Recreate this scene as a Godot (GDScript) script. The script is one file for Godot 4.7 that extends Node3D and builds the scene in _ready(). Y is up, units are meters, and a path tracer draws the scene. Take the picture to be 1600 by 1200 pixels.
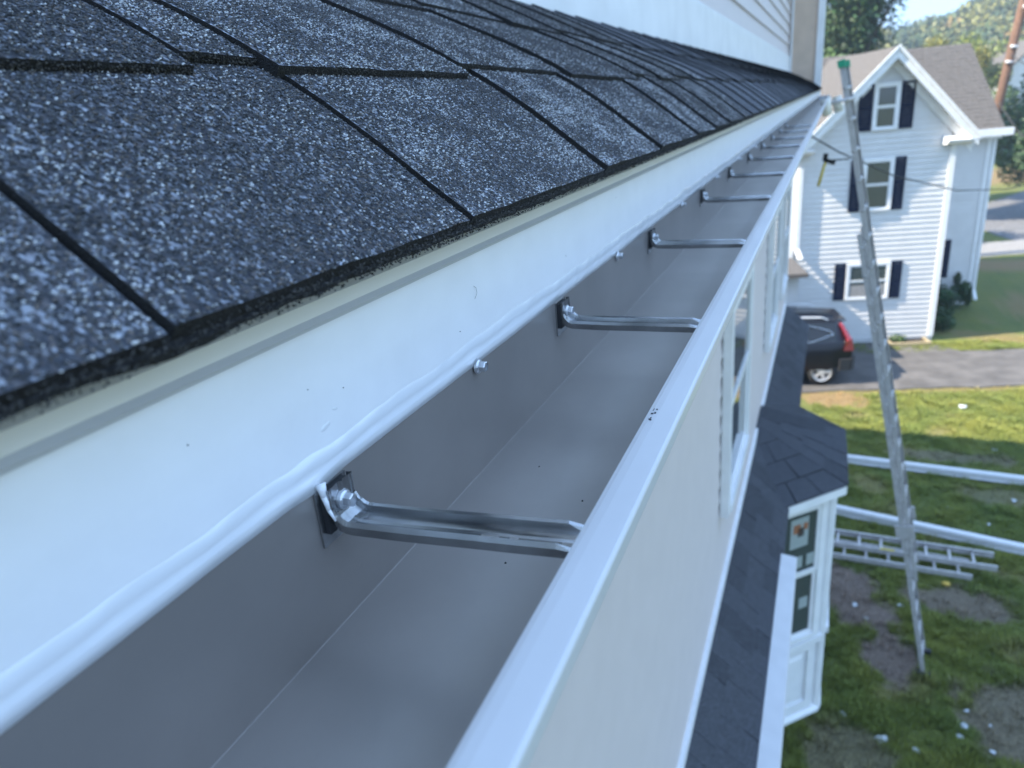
extends Node3D
# ---------------------------------------------------------------- frame of reference
# x: away from the house across the gutter, y: up, -z: along the gutter
const H := 6.9                      # eye height above the ground
const XB := -0.1707                 # back of the gutter
const YT := H - 0.124               # top of the gutter's back
const WX := -0.467                  # plane of the lower house wall
var SUN := Vector3(0.665, -0.680, -0.310).normalized()
var NF := Transform3D(Basis(Vector3.UP, deg_to_rad(15.0)), Vector3(2.917, 0, -21.84))   # neighbour's frame
var rng := RandomNumberGenerator.new()
var M := {}
var counts := {}

# ---------------------------------------------------------------- helpers
func lin(r: float, g: float, b: float) -> Color:
	return Color(r, g, b).linear_to_srgb()

func mk(called: String, c: Color, rough := 0.6, metal := 0.0) -> StandardMaterial3D:
	var m := StandardMaterial3D.new()
	m.resource_name = called
	m.albedo_color = c
	m.roughness = rough
	m.metallic = metal
	M[called] = m
	return m

func new_st(smooth := false) -> SurfaceTool:
	var st := SurfaceTool.new()
	st.begin(Mesh.PRIMITIVE_TRIANGLES)
	st.set_smooth_group(0 if smooth else -1)
	return st

func tri(st: SurfaceTool, a: Vector3, b: Vector3, c: Vector3) -> void:
	st.add_vertex(a); st.add_vertex(b); st.add_vertex(c)

func quad(st: SurfaceTool, a: Vector3, b: Vector3, c: Vector3, d: Vector3) -> void:
	tri(st, a, b, c); tri(st, a, c, d)

func hexa(st: SurfaceTool, p: Array) -> void:     # 8 corners: 0-3 bottom ring, 4-7 top ring
	quad(st, p[0], p[1], p[2], p[3])
	quad(st, p[7], p[6], p[5], p[4])
	for i in 4:
		var j := (i + 1) % 4
		quad(st, p[i], p[i + 4], p[j + 4], p[j])

func box(st: SurfaceTool, lo: Vector3, hi: Vector3) -> void:
	hexa(st, [Vector3(lo.x, lo.y, lo.z), Vector3(hi.x, lo.y, lo.z), Vector3(hi.x, lo.y, hi.z), Vector3(lo.x, lo.y, hi.z),
		Vector3(lo.x, hi.y, lo.z), Vector3(hi.x, hi.y, lo.z), Vector3(hi.x, hi.y, hi.z), Vector3(lo.x, hi.y, hi.z)])

func beam(st: SurfaceTool, a: Vector3, b: Vector3, side: Vector3, w: float, t: float) -> void:   # box from a to b, w along side, t across
	var d := (b - a).normalized()
	var s := (side - d * side.dot(d)).normalized()
	var u := d.cross(s)
	var p := []
	for e in [a, b]:
		for k in [[-1, -1], [1, -1], [1, 1], [-1, 1]]:
			p.append(e + s * (w * 0.5 * k[0]) + u * (t * 0.5 * k[1]))
	hexa(st, p)

func tube(st: SurfaceTool, a: Vector3, b: Vector3, ra: float, rb: float, n := 10, caps := true) -> void:
	var d := (b - a).normalized()
	var s := d.cross(Vector3.UP if absf(d.y) < 0.9 else Vector3.RIGHT).normalized()
	var u := d.cross(s)
	for i in n:
		var t0 := TAU * i / n
		var t1 := TAU * (i + 1) / n
		var o0 := s * cos(t0) + u * sin(t0)
		var o1 := s * cos(t1) + u * sin(t1)
		quad(st, a + o0 * ra, a + o1 * ra, b + o1 * rb, b + o0 * rb)
		if caps:
			tri(st, a, a + o1 * ra, a + o0 * ra)
			tri(st, b, b + o0 * rb, b + o1 * rb)

func cable(st: SurfaceTool, pts: Array, r: float, n := 6) -> void:
	for i in pts.size() - 1:
		tube(st, pts[i], pts[i + 1], r, r, n, false)

func extrude_z(st: SurfaceTool, prof: Array, z0: float, z1: float, closed := true, caps := true) -> void:   # prof: Vector2(x, y)
	var n := prof.size()
	for i in (n if closed else n - 1):
		var a: Vector2 = prof[i]
		var b: Vector2 = prof[(i + 1) % n]
		quad(st, Vector3(a.x, a.y, z0), Vector3(a.x, a.y, z1), Vector3(b.x, b.y, z1), Vector3(b.x, b.y, z0))
	if caps and closed:
		var poly := PackedVector2Array(prof)
		var idx := Geometry2D.triangulate_polygon(poly)
		for k in range(0, idx.size(), 3):
			for z in [z0, z1]:
				tri(st, Vector3(poly[idx[k]].x, poly[idx[k]].y, z), Vector3(poly[idx[k + 1]].x, poly[idx[k + 1]].y, z), Vector3(poly[idx[k + 2]].x, poly[idx[k + 2]].y, z))

func obj(called: String, st: SurfaceTool, m: Material, parent: Node = self) -> MeshInstance3D:
	st.generate_normals()
	return place(called, st.commit(), m, parent)

func place(called: String, mesh: Mesh, m: Material, parent: Node = self) -> MeshInstance3D:
	var o := MeshInstance3D.new()
	o.mesh = mesh
	o.material_override = m
	o.name = numbered(called) if parent == self else called
	parent.add_child(o, true)
	return o

func numbered(called: String) -> String:
	var k: int = counts.get(called, 0)
	counts[called] = k + 1
	return called if k == 0 else "%s_%03d" % [called, k]

func thing(called: String, label: String, category: String, at := Vector3.ZERO, turn := 0.0, group := "") -> Node3D:
	var o := Node3D.new()
	o.name = numbered(called)
	add_child(o)
	o.position = at
	o.rotation.y = turn
	tag(o, label, category, group)
	return o

func tag(o: Node, label: String, category: String, group := "") -> void:
	o.set_meta("label", label)
	o.set_meta("category", category)
	if group: o.set_meta("group", group)

func noise(seed_: int, freq: float, kind := FastNoiseLite.TYPE_SIMPLEX_SMOOTH, oct := 3) -> FastNoiseLite:
	var n := FastNoiseLite.new()
	n.seed = seed_
	n.frequency = freq
	n.noise_type = kind
	n.fractal_octaves = oct
	return n

func tex(img: Image) -> ImageTexture:
	img.generate_mipmaps()
	return ImageTexture.create_from_image(img)

func grey_image(n: FastNoiseLite, size: int, lo: float, hi: float) -> Image:   # seamless noise between two greys
	var g := n.get_seamless_image(size, size)
	g.convert(Image.FORMAT_L8)
	var d := g.get_data()
	var out := PackedByteArray()
	out.resize(d.size())
	for i in d.size():
		out[i] = int(255.0 * (lo + (hi - lo) * d[i] / 255.0))
	return Image.create_from_data(size, size, false, Image.FORMAT_L8, out)

func weather(m: StandardMaterial3D, seed_: int, freq: float, lo: float, hi: float, scale: float, bump := 0.0) -> void:
	var img := grey_image(noise(seed_, freq, FastNoiseLite.TYPE_SIMPLEX_SMOOTH, 5), 256, lo, hi)
	m.albedo_texture = tex(img)
	m.uv1_triplanar = true
	m.uv1_world_triplanar = true
	m.uv1_scale = Vector3.ONE * scale
	if bump > 0.0:
		var b := grey_image(noise(seed_ + 7, freq * 2.0, FastNoiseLite.TYPE_SIMPLEX_SMOOTH, 4), 256, 0.0, 1.0)
		b.convert(Image.FORMAT_RGBA8)
		b.bump_map_to_normal_map(bump)
		m.normal_enabled = true
		m.normal_texture = tex(b)

# ---------------------------------------------------------------- camera, sky, sun
func set_view() -> void:
	var cam := Camera3D.new()
	cam.name = "camera"
	add_child(cam)
	cam.transform = Transform3D(Basis(Vector3(0.91808, -0.08684, -0.38676), Vector3(-0.06324, 0.93112, -0.35919), Vector3(0.39132, 0.35423, 0.84935)).orthonormalized(), Vector3(0, H, 0))
	var at := CameraAttributesPhysical.new()
	at.frustum_focal_length = 22.18
	at.frustum_focus_distance = 0.36
	at.exposure_aperture = 11.0
	at.frustum_near = 0.01
	at.frustum_far = 2000.0
	cam.attributes = at
	cam.near = 0.01
	cam.far = 2000.0
	cam.fov = rad_to_deg(2.0 * atan(600.0 / 1109.0))
	cam.current = true
	var env := Environment.new()
	env.background_mode = Environment.BG_SKY
	var sm := ProceduralSkyMaterial.new()
	sm.sky_top_color = Color(0.555, 0.68, 0.85)
	sm.sky_horizon_color = Color(0.475, 0.59, 0.695)
	sm.sky_curve = 0.25
	sm.ground_bottom_color = Color(0.25, 0.26, 0.24)
	sm.ground_horizon_color = Color(0.55, 0.62, 0.68)
	sm.sun_angle_max = 12.0
	var sky := Sky.new()
	sky.sky_material = sm
	env.sky = sky
	env.tonemap_mode = Environment.TONE_MAPPER_LINEAR
	env.tonemap_exposure = 3.8
	env.fog_enabled = true
	env.fog_density = 0.0011
	env.fog_light_color = Color(0.80, 0.88, 0.95)
	env.sdfgi_enabled = true
	env.ssao_enabled = true
	env.ssil_enabled = true
	var we := WorldEnvironment.new()
	we.name = "world"
	we.environment = env
	add_child(we)
	var sun := DirectionalLight3D.new()
	sun.name = "sun"
	sun.light_energy = 1.35
	sun.light_color = Color(1.0, 0.955, 0.88)
	sun.light_angular_distance = 0.53
	sun.shadow_enabled = true
	add_child(sun)
	sun.look_at_from_position(Vector3.ZERO, SUN, Vector3.UP)

# ---------------------------------------------------------------- materials
func granule_image(size: int, seed_: int) -> Image:
	var n := noise(seed_, 0.30, FastNoiseLite.TYPE_CELLULAR, 1)
	n.fractal_type = FastNoiseLite.FRACTAL_NONE
	n.cellular_return_type = FastNoiseLite.RETURN_CELL_VALUE
	n.cellular_jitter = 1.0
	var d := n.get_seamless_image(size, size, false, false, 0.04)
	d.convert(Image.FORMAT_L8)
	var a := d.get_data()
	var out := PackedByteArray()
	out.resize(size * size * 3)
	var table := []
	var r := RandomNumberGenerator.new()
	r.seed = seed_
	for i in 256:
		table.append(granule_color(r, 0.2))
	for i in a.size():
		var c: Color = table[a[i]]
		out[i * 3] = c.r8
		out[i * 3 + 1] = c.g8
		out[i * 3 + 2] = c.b8
	return Image.create_from_data(size, size, false, Image.FORMAT_RGB8, out)

func granule_linear(r: RandomNumberGenerator, light: float) -> Color:
	var k := r.randf()
	if k < light:
		var v := r.randf_range(0.32, 0.68)
		return Color(v * 0.97, v, v * 1.04)
	if k < light + 0.20:
		var v := r.randf_range(0.08, 0.18)
		return Color(v * 1.1, v * 0.98, v * 0.92)
	var v2 := r.randf_range(0.034, 0.120)
	return Color(v2 * 0.96, v2, v2 * 1.08)

func granule_color(r: RandomNumberGenerator, light: float) -> Color:
	return granule_linear(r, light).linear_to_srgb()

func make_materials() -> void:
	var gi := tex(granule_image(1024, 5))
	for k in 4:
		var m := mk("shingle_%d" % k, Color.from_hsv(0.62, 0.06, [0.94, 0.86, 0.82, 0.98][k]), 0.95)
		m.albedo_texture = gi
		m.uv1_triplanar = true
		m.uv1_world_triplanar = true
		m.uv1_scale = Vector3.ONE * 2.7
		m.uv1_offset = Vector3(0.13 * k, 0.37 * k, 0.21 * k)
		m.metallic_specular = 0.25
	for k in 2:
		var m := mk("dark_shingle_%d" % k, Color.from_hsv(0.62, 0.05, [0.74, 0.68][k]), 0.95)
		m.albedo_texture = gi
		m.uv1_triplanar = true
		m.uv1_world_triplanar = true
		m.uv1_scale = Vector3.ONE * 2.7
		m.metallic_specular = 0.25
	var grains := mk("granule", Color.WHITE, 0.85)
	grains.vertex_color_use_as_albedo = true
	grains.metallic_specular = 0.35
	var asphalt := mk("asphalt_edge", lin(0.018, 0.018, 0.020), 0.9)
	weather(asphalt, 3, 0.2, 0.5, 1.0, 12.0, 4.0)
	var w := mk("white_metal", lin(0.56, 0.56, 0.57), 0.30)
	weather(w, 11, 0.02, 0.95, 1.0, 1.3)
	var w2 := mk("white_flashing", lin(0.86, 0.86, 0.86), 0.42)
	weather(w2, 12, 0.03, 0.975, 1.0, 3.0)
	mk("cream_metal", lin(0.68, 0.66, 0.61), 0.4)
	mk("pale_grey_metal", lin(0.52, 0.53, 0.55), 0.35)
	var g := mk("gutter_inside", lin(0.375, 0.342, 0.315), 0.34, 0.55)
	weather(g, 13, 0.012, 0.93, 1.0, 3.0, 0.05)
	var steel := mk("hanger_metal", lin(0.46, 0.465, 0.47), 0.24, 0.95)
	weather(steel, 14, 0.02, 0.80, 1.0, 9.0, 0.06)
	mk("screw_metal", lin(0.62, 0.63, 0.65), 0.28, 0.8)
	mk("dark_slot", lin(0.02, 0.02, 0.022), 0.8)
	var caulk := mk("sealant", lin(0.80, 0.81, 0.82), 0.16)
	caulk.clearcoat_enabled = true
	caulk.clearcoat = 0.6
	caulk.clearcoat_roughness = 0.08
	var s := mk("grey_siding", lin(0.585, 0.525, 0.51), 0.55)
	weather(s, 15, 0.02, 0.975, 1.0, 0.9)
	var wt := mk("white_trim", lin(0.78, 0.78, 0.78), 0.45)
	weather(wt, 16, 0.02, 0.93, 1.0, 0.8)
	var ws := mk("white_siding", lin(0.62, 0.61, 0.60), 0.5)
	weather(ws, 17, 0.02, 0.93, 1.0, 0.35)
	var wp := mk("bounce_tinted_siding", lin(0.62, 0.475, 0.365), 0.6)  # the wing's siding, with warm bounced light put into its colour
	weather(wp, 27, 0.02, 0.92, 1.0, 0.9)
	var shp := mk("shutter_paint", lin(0.008, 0.012, 0.030), 0.6)
	shp.metallic_specular = 0.2
	var gl := mk("window_glass", lin(0.050, 0.060, 0.062), 0.04)
	gl.metallic_specular = 0.9
	mk("curtain", lin(0.30, 0.29, 0.28), 0.8)
	mk("dark_room", lin(0.03, 0.03, 0.032), 0.9)
	var rf := mk("brown_roof", lin(0.150, 0.138, 0.130), 0.95)
	weather(rf, 18, 0.11, 0.55, 1.0, 0.5, 2.0)
	var con := mk("concrete", lin(0.28, 0.27, 0.26), 0.9)
	weather(con, 19, 0.06, 0.7, 1.0, 0.6, 2.0)
	var drive := mk("driveway_asphalt", lin(0.115, 0.107, 0.102), 0.92)
	weather(drive, 20, 0.03, 0.72, 1.0, 0.17, 0.5)
	var road := mk("road_asphalt", lin(0.16, 0.16, 0.165), 0.92)
	weather(road, 21, 0.05, 0.75, 1.0, 0.2, 2.0)
	var al := mk("ladder_metal", lin(0.50, 0.475, 0.46), 0.5, 0.2)
	weather(al, 22, 0.02, 0.88, 1.0, 1.5)
	mk("ladder_cap", lin(0.02, 0.30, 0.16), 0.5)
	mk("black_rubber", lin(0.015, 0.015, 0.016), 0.75)
	mk("cream_plastic", lin(0.72, 0.69, 0.60), 0.5)
	mk("yellow_paint", lin(0.55, 0.42, 0.05), 0.5)
	mk("dark_cloth", lin(0.02, 0.02, 0.02), 0.9)
	var cp := mk("car_paint", lin(0.006, 0.007, 0.012), 0.35)
	cp.clearcoat_enabled = true
	cp.clearcoat = 0.4
	cp.clearcoat_roughness = 0.04
	cp.metallic_specular = 0.3
	var cp2 := mk("silver_paint", lin(0.35, 0.36, 0.38), 0.3, 0.4)
	cp2.clearcoat_enabled = true
	mk("car_glass", lin(0.010, 0.012, 0.016), 0.05)
	mk("car_plastic", lin(0.022, 0.022, 0.023), 0.65)
	var red := mk("tail_red", lin(0.30, 0.008, 0.014), 0.15)
	red.clearcoat_enabled = true
	mk("chrome", lin(0.62, 0.63, 0.65), 0.15, 1.0)
	mk("alloy", lin(0.66, 0.66, 0.66), 0.35, 0.4)
	var pole := mk("pole_wood", lin(0.19, 0.105, 0.070), 0.9)
	weather(pole, 23, 0.06, 0.6, 1.0, 0.7, 3.0)
	var bark := mk("bark", lin(0.07, 0.055, 0.04), 0.95)
	weather(bark, 24, 0.08, 0.5, 1.0, 0.8, 4.0)
	for L in [["leaf_dark", 0.028, 0.062, 0.018], ["leaf_yellow", 0.15, 0.165, 0.024], ["leaf_green", 0.055, 0.10, 0.025]]:
		var lm := mk(L[0], Color.WHITE, 0.6)
		lm.vertex_color_use_as_albedo = true
		lm.backlight = lin(L[1], L[2], L[3]) * 1.6
		lm.cull_mode = BaseMaterial3D.CULL_DISABLED
		lm.set_meta("tone", Color(L[1], L[2], L[3]))
	var grd := mk("ground", Color.WHITE, 0.95)
	grd.vertex_color_use_as_albedo = true
	weather(grd, 25, 0.09, 0.55, 1.0, 0.9, 3.0)
	var gb := mk("grass_blade", Color.WHITE, 0.7)
	gb.vertex_color_use_as_albedo = true
	gb.cull_mode = BaseMaterial3D.CULL_DISABLED
	mk("plastic_scrap", lin(0.45, 0.48, 0.50), 0.5)
	mk("dry_leaf", lin(0.50, 0.33, 0.06), 0.8)
	var tan_wood := mk("raw_wood", lin(0.42, 0.34, 0.20), 0.8)
	weather(tan_wood, 26, 0.05, 0.7, 1.0, 1.5)
	mk("wire_black", lin(0.03, 0.03, 0.03), 0.7)
	mk("sticker_white", lin(0.30, 0.34, 0.33), 0.5)
	mk("sticker_orange", lin(0.30, 0.12, 0.06), 0.5)
	mk("sticker_dark", lin(0.06, 0.05, 0.05), 0.5)

# ---------------------------------------------------------------- terrain
var gn1: FastNoiseLite
var gn2: FastNoiseLite
var gn3: FastNoiseLite

func height_at(x: float, z: float) -> float:
	var d := -z
	var hill := 0.0
	if d > 70.0:
		var t := clampf((d - 70.0) / 110.0, 0.0, 1.0)
		t = t * t * (3.0 - 2.0 * t)
		hill = t * (9.5 + 15.0 * smoothstep(8.0, 60.0, x) + 2.0 * gn3.get_noise_2d(x, z))
	return hill

func blob(x: float, z: float, cx: float, cz: float, rx: float, rz: float) -> float:
	var q := Vector2((x - cx) / rx, (z - cz) / rz).length() + 0.45 * gn1.get_noise_2d(x * 3.0, z * 3.0)
	return 1.0 - smoothstep(0.75, 1.1, q)

func ground_color(x: float, z: float) -> Color:
	var a := gn1.get_noise_2d(x, z) * 0.5 + 0.5
	var b := gn2.get_noise_2d(x, z) * 0.5 + 0.5
	var grass := Color(0.110, 0.158, 0.030).lerp(Color(0.210, 0.215, 0.036), a)
	var dry := Color(0.27, 0.20, 0.085)
	var earth := Color(0.185, 0.135, 0.105).lerp(Color(0.270, 0.205, 0.160), b)
	var c := grass.lerp(dry, smoothstep(0.62, 0.85, b) * 0.55)
	# bare and worn places seen in the yard
	var e := 0.0
	e = maxf(e, blob(x, z, 0.62, -9.75, 0.45, 0.55))
	e = maxf(e, blob(x, z, 0.85, -9.15, 0.42, 0.42))
	e = maxf(e, blob(x, z, 1.12, -8.35, 0.33, 0.5))
	e = maxf(e, blob(x, z, 2.05, -9.75, 0.75, 0.36) * 0.85)
	e = maxf(e, blob(x, z, 2.6, -7.6, 0.85, 0.8) * 0.75)
	e = maxf(e, blob(x, z, 2.5, -14.4, 1.2, 0.25) * 0.6)
	e = maxf(e, blob(x, z, 3.2, -13.0, 0.9, 0.3) * 0.45)
	e = maxf(e, blob(x, z, 0.6, -6.6, 0.5, 0.5) * 0.6)
	c = c.lerp(earth, e)
	var f := 0.0
	var l := NF.affine_inverse() * Vector3(x, 0, z)
	f = maxf(f, (1.0 - smoothstep(0.0, 0.45, absf(l.z - 3.62) + 0.25 * a)) * 0.8)
	f = maxf(f, blob(x, z, 0.4, -17.0, 0.8, 0.5))
	f = maxf(f, blob(x, z, 6.6, -31.6, 2.2, 1.0) + blob(x, z, 6.2, -35.5, 0.8, 0.7))
	f = maxf(f, blob(x, z, 4.6, -22.4, 1.4, 0.5) * 0.5)
	f = maxf(f, blob(x, z, 6.6, -25.5, 1.6, 2.2) * 0.7)
	f = maxf(f, blob(x, z, 11.5, -60.0, 5.0, 5.0) * 0.9)
	c = c.lerp(dry.lerp(Color(0.33, 0.20, 0.09), b), clampf(f, 0.0, 1.0))
	return c

func axis(stops: Array) -> Array:      # [[from, to, step], ...]
	var out := []
	for s in stops:
		var n := int(round((s[1] - s[0]) / s[2]))
		for i in n:
			out.append(s[0] + (s[1] - s[0]) * i / n)
	out.append(stops[-1][1])
	return out

func build_ground() -> void:
	gn1 = noise(101, 0.9); gn2 = noise(102, 0.55); gn3 = noise(103, 0.03)
	var xs := axis([[-400, -40, 40], [-40, -4, 4], [-4, -0.5, 0.7], [-0.5, 6.5, 0.07], [6.5, 14, 0.4], [14, 60, 4], [60, 400, 34]])
	var zs := axis([[-420, -180, 24], [-180, -70, 5], [-70, -34, 0.6], [-34, -24, 0.25], [-24, -5.5, 0.07], [-5.5, 4, 1.0], [4, 200, 28]])
	var v := PackedVector3Array()
	var col := PackedColorArray()
	var idx := PackedInt32Array()
	for z in zs:
		for x in xs:
			v.append(Vector3(x, height_at(x, z) + 0.012 * gn2.get_noise_2d(x * 4.0, z * 4.0) - 0.02, z))
			col.append(ground_color(x, z))
	var w: int = xs.size()
	for j in zs.size() - 1:
		for i in w - 1:
			var k := j * w + i
			idx.append_array([k, k + 1, k + w + 1, k, k + w + 1, k + w])
	var arr := []
	arr.resize(Mesh.ARRAY_MAX)
	arr[Mesh.ARRAY_VERTEX] = v
	arr[Mesh.ARRAY_COLOR] = col
	arr[Mesh.ARRAY_INDEX] = idx
	var am := ArrayMesh.new()
	am.add_surface_from_arrays(Mesh.PRIMITIVE_TRIANGLES, arr)
	var st := SurfaceTool.new()
	st.create_from(am, 0)
	st.generate_normals()
	var o := place("ground", st.commit(), M.ground)
	o.set_meta("kind", "structure")
	o.set_meta("label", "patchy lawn and bare earth of the side yard")

func strip(called: String, m: Material, inner: Array, y: float) -> void:    # polygon of points (x,z) with ragged edges
	var n := noise(called.hash() % 1000, 1.4)
	var pts := PackedVector2Array()
	for i in inner.size():
		var a: Vector2 = inner[i]
		var b: Vector2 = inner[(i + 1) % inner.size()]
		var k := int(maxf(1.0, (b - a).length() / 0.35))
		for j in k:
			var p := a.lerp(b, float(j) / k)
			var q := p + (b - a).orthogonal().normalized() * 0.10 * n.get_noise_2d(p.x, p.y)
			pts.append(q)
	var idx := Geometry2D.triangulate_polygon(pts)
	var st := new_st()
	for k in range(0, idx.size(), 3):
		tri(st, Vector3(pts[idx[k]].x, y, pts[idx[k]].y), Vector3(pts[idx[k + 1]].x, y, pts[idx[k + 1]].y), Vector3(pts[idx[k + 2]].x, y, pts[idx[k + 2]].y))
	for i in pts.size():
		var a := pts[i]
		var b := pts[(i + 1) % pts.size()]
		quad(st, Vector3(a.x, y, a.y), Vector3(b.x, y, b.y), Vector3(b.x, y - 0.06, b.y), Vector3(a.x, y - 0.06, a.y))
	var o := obj(called, st, m)
	o.set_meta("kind", "structure")

func nf2(u: float, n: float) -> Vector2:
	var p := NF * Vector3(u, 0, n)
	return Vector2(p.x, p.z)

func build_roads() -> void:
	strip("driveway", M.driveway_asphalt, [nf2(-14, 0.04), nf2(-0.25, 0.04), nf2(0.0, 0.5), nf2(0.35, 1.05), nf2(10.5, 1.1), nf2(10.5, 3.55), nf2(-14, 3.55)], 0.012)
	strip("road", M.road_asphalt, [Vector2(9.5, -16), Vector2(18, -16), Vector2(15.5, -60), Vector2(8.0, -47), Vector2(6.4, -40), Vector2(8.2, -33.5)], 0.008)
	strip("footpath", M.concrete, [Vector2(5.4, -32.8), Vector2(9.0, -34.2), Vector2(8.8, -36.6), Vector2(5.4, -35.6)], 0.016)

# ---------------------------------------------------------------- our house
var house: Node3D
const UNIT := 0.14                   # metres in one course, about
var RP := [Vector2(-0.062, H - 0.098), Vector2(-0.145, H - 0.0428), Vector2(-0.244, H + 0.0290), Vector2(-0.383, H + 0.1030), Vector2(-0.530, H + 0.1805), Vector2(-0.68, H + 0.26)]   # roof line: beyond the eave, eave, course tops

func roof_line(c: float) -> Vector2:
	var k := clampf(c + 1.0, 0.0, 4.999)
	var i := int(k)
	var t := k - i
	var p1: Vector2 = RP[i]
	var p2: Vector2 = RP[i + 1]
	var p0: Vector2 = RP[i - 1] if i > 0 else p1 * 2.0 - p2
	var p3: Vector2 = RP[i + 2] if i < 4 else p2 * 2.0 - p1
	return p1.cubic_interpolate(p2, p0, p3, t)

func roof_pt(c: float, n: float, z: float) -> Vector3:     # courses up the slope, metres out of it, along
	var p := roof_line(c)
	var d := (roof_line(c + 0.05) - roof_line(c - 0.05)).normalized()
	return Vector3(p.x + d.y * n, p.y - d.x * n, z)

func build_roof() -> void:
	var st := new_st(true)
	for i in 16:
		var c0 := 0.06 + 3.3 * i / 16.0
		var c1 := 0.06 + 3.3 * (i + 1) / 16.0
		quad(st, roof_pt(c0, -0.009, 0.6), roof_pt(c0, -0.009, -10.52), roof_pt(c1, -0.009, -10.52), roof_pt(c1, -0.009, 0.6))
		quad(st, roof_pt(c0, -0.028, 0.6), roof_pt(c1, -0.028, 0.6), roof_pt(c1, -0.028, -10.52), roof_pt(c0, -0.028, -10.52))
	var roof := obj("roof", st, M.asphalt_edge, house)
	# starter course along the eave
	var st2 := new_st()
	var n := noise(31, 40.0)
	var z := 0.6
	while z > -10.5:
		var z2 := z - (0.005 if z > -1.6 else 0.05)
		var e := []
		for q in [z, z2]:
			var rag := n.get_noise_1d(q)
			var lump := maxf(0.0, n.get_noise_1d(q * 0.17 + 50.0) - 0.2)
			e.append([-0.012 + 0.012 * rag - 0.030 * lump, -0.0046 - 0.0008 * maxf(0.0, n.get_noise_1d(q * 0.4 + 9.0)) - 0.0040 * lump])
		var p := [roof_pt(e[0][0], e[0][1], z), roof_pt(e[1][0], e[1][1], z2), roof_pt(0.5, -0.0085, z2), roof_pt(0.5, -0.0085, z), roof_pt(e[0][0], -0.0028, z), roof_pt(e[1][0], -0.0028, z2), roof_pt(0.5, -0.0028, z2), roof_pt(0.5, -0.0028, z)]
		quad(st2, p[0], p[1], p[5], p[4]); quad(st2, p[4], p[5], p[6], p[7]); quad(st2, p[0], p[3], p[2], p[1])
		z = z2
	obj("starter_strip", st2, M.asphalt_edge, roof)
	# courses of shingles, each tab its own piece
	rng.seed = 77
	var spots := []
	var first := [0.42, 0.24, 0.06, -0.119, -0.287, -0.503, -0.69, -0.90]
	for k in 3:
		var cuts := []
		if k == 0:
			cuts = first.duplicate()
		elif k == 1:
			cuts = [0.45, 0.21, -0.04, -0.235, -0.282, -0.483, -0.70, -0.98]
		else:
			cuts = [0.45, 0.21, -0.03, -0.25, -0.47, -0.69, -0.90]
		var c: float = cuts[-1]
		while c > -10.2:
			c -= rng.randf_range(0.13, 0.21)
			cuts.append(maxf(c, -10.5))
		if cuts[-1] > -10.5: cuts.append(-10.5)
		for i in cuts.size() - 1:
			var za: float = cuts[i] - (0.0010 if cuts[i] > -0.6 else 0.0020)
			var zb: float = cuts[i + 1] + (0.0010 if cuts[i] > -0.6 else 0.0020)
			if za - zb < 0.02: continue
			var s0 := float(k) - (0.075 if (k > 0 and i % 2 == 0) else 0.0)
			var s1 := k + 1.2
			if k == 2: s1 = 3.25
			var lift := 0.0016 + (0.0005 if i % 2 == 0 else 0.0) + rng.randf_range(0.0, 0.0004)
			if k == 0: lift = -0.0030 + rng.randf_range(0.0, 0.0004)
			var tone := rng.randi_range(0, 3)
			if k == 0 and i < 6: tone = [0, 3, 0, 1, 0, 3][i]
			var light: float = [0.17, 0.11, 0.08, 0.24][tone]
			var fine := za > -1.3
			var m := shingle_mesh(s0, s1, za, zb, lift, 0.0036, fine, rng.randi())
			m.surface_set_material(0, M["shingle_%d" % tone])
			place("shingle", m, null, roof)
			if za > -1.5 and zb < 0.12:
				spots.append([s0, s1, za, maxf(zb, -1.5), lift, light, minf(1.0, (k + 1.0 - s0) / (s1 - s0)) if k < 2 else 1.0, za, zb])
	granules(roof, spots)

func tab_tilt(za: float, a: float) -> float:
	return (0.0016 if za > -0.35 else 0.0030) * (1.0 - a)

func shingle_top(c0: float, c1: float, b: float, lift: float, th: float) -> float:      # how far a tab's top stands out of the roof line
	return lerpf(lift + th, th * 0.25, smoothstep(0.0, 1.0, b)) + 0.0012 * sin(b * PI)

func shingle_mesh(c0: float, c1: float, za: float, zb: float, lift: float, th: float, fine: bool, seed_: int) -> ArrayMesh:
	var st := new_st()
	var n := noise(seed_ % 9999, 60.0)
	var nz := int(clampf((za - zb) / 0.012, 2, 24)) if fine else 1
	var ns := 8 if fine else 4
	var top := func(a: float, b: float) -> Vector3:       # a across 0..1, b up 0..1
		var z := lerpf(za, zb, a)
		var c := lerpf(c0, c1, b)
		if fine and b == 0.0: c += 0.012 * n.get_noise_1d(z * 3.0)
		if fine and (a == 0.0 or a == 1.0): z += 0.0009 * n.get_noise_1d(c * 0.7 + a * 9.0)
		return roof_pt(c, shingle_top(c0, c1, b, lift, th) + tab_tilt(za, a), z)      # the near side of a tab rides a little higher than its far side
	for j in ns:
		for i in nz:
			quad(st, top.call(float(i) / nz, float(j) / ns), top.call(float(i + 1) / nz, float(j) / ns), top.call(float(i + 1) / nz, float(j + 1) / ns), top.call(float(i) / nz, float(j + 1) / ns))
	st.generate_normals()
	var mesh := st.commit()
	st = new_st()
	var dn := Vector3(-0.55, -0.83, 0) * (th + 0.0025)
	for i in nz:
		var a: Vector3 = top.call(float(i) / nz, 0.0)
		var b: Vector3 = top.call(float(i + 1) / nz, 0.0)
		quad(st, a, a + dn, b + dn, b)
	for e in [0.0, 1.0]:
		for j in ns:
			var a: Vector3 = top.call(e, float(j) / ns)
			var b: Vector3 = top.call(e, float(j + 1) / ns)
			quad(st, a, a + dn, b + dn, b)
	st.generate_normals()
	st.commit(mesh)
	mesh.surface_set_material(1, M.asphalt_edge)
	return mesh

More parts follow.
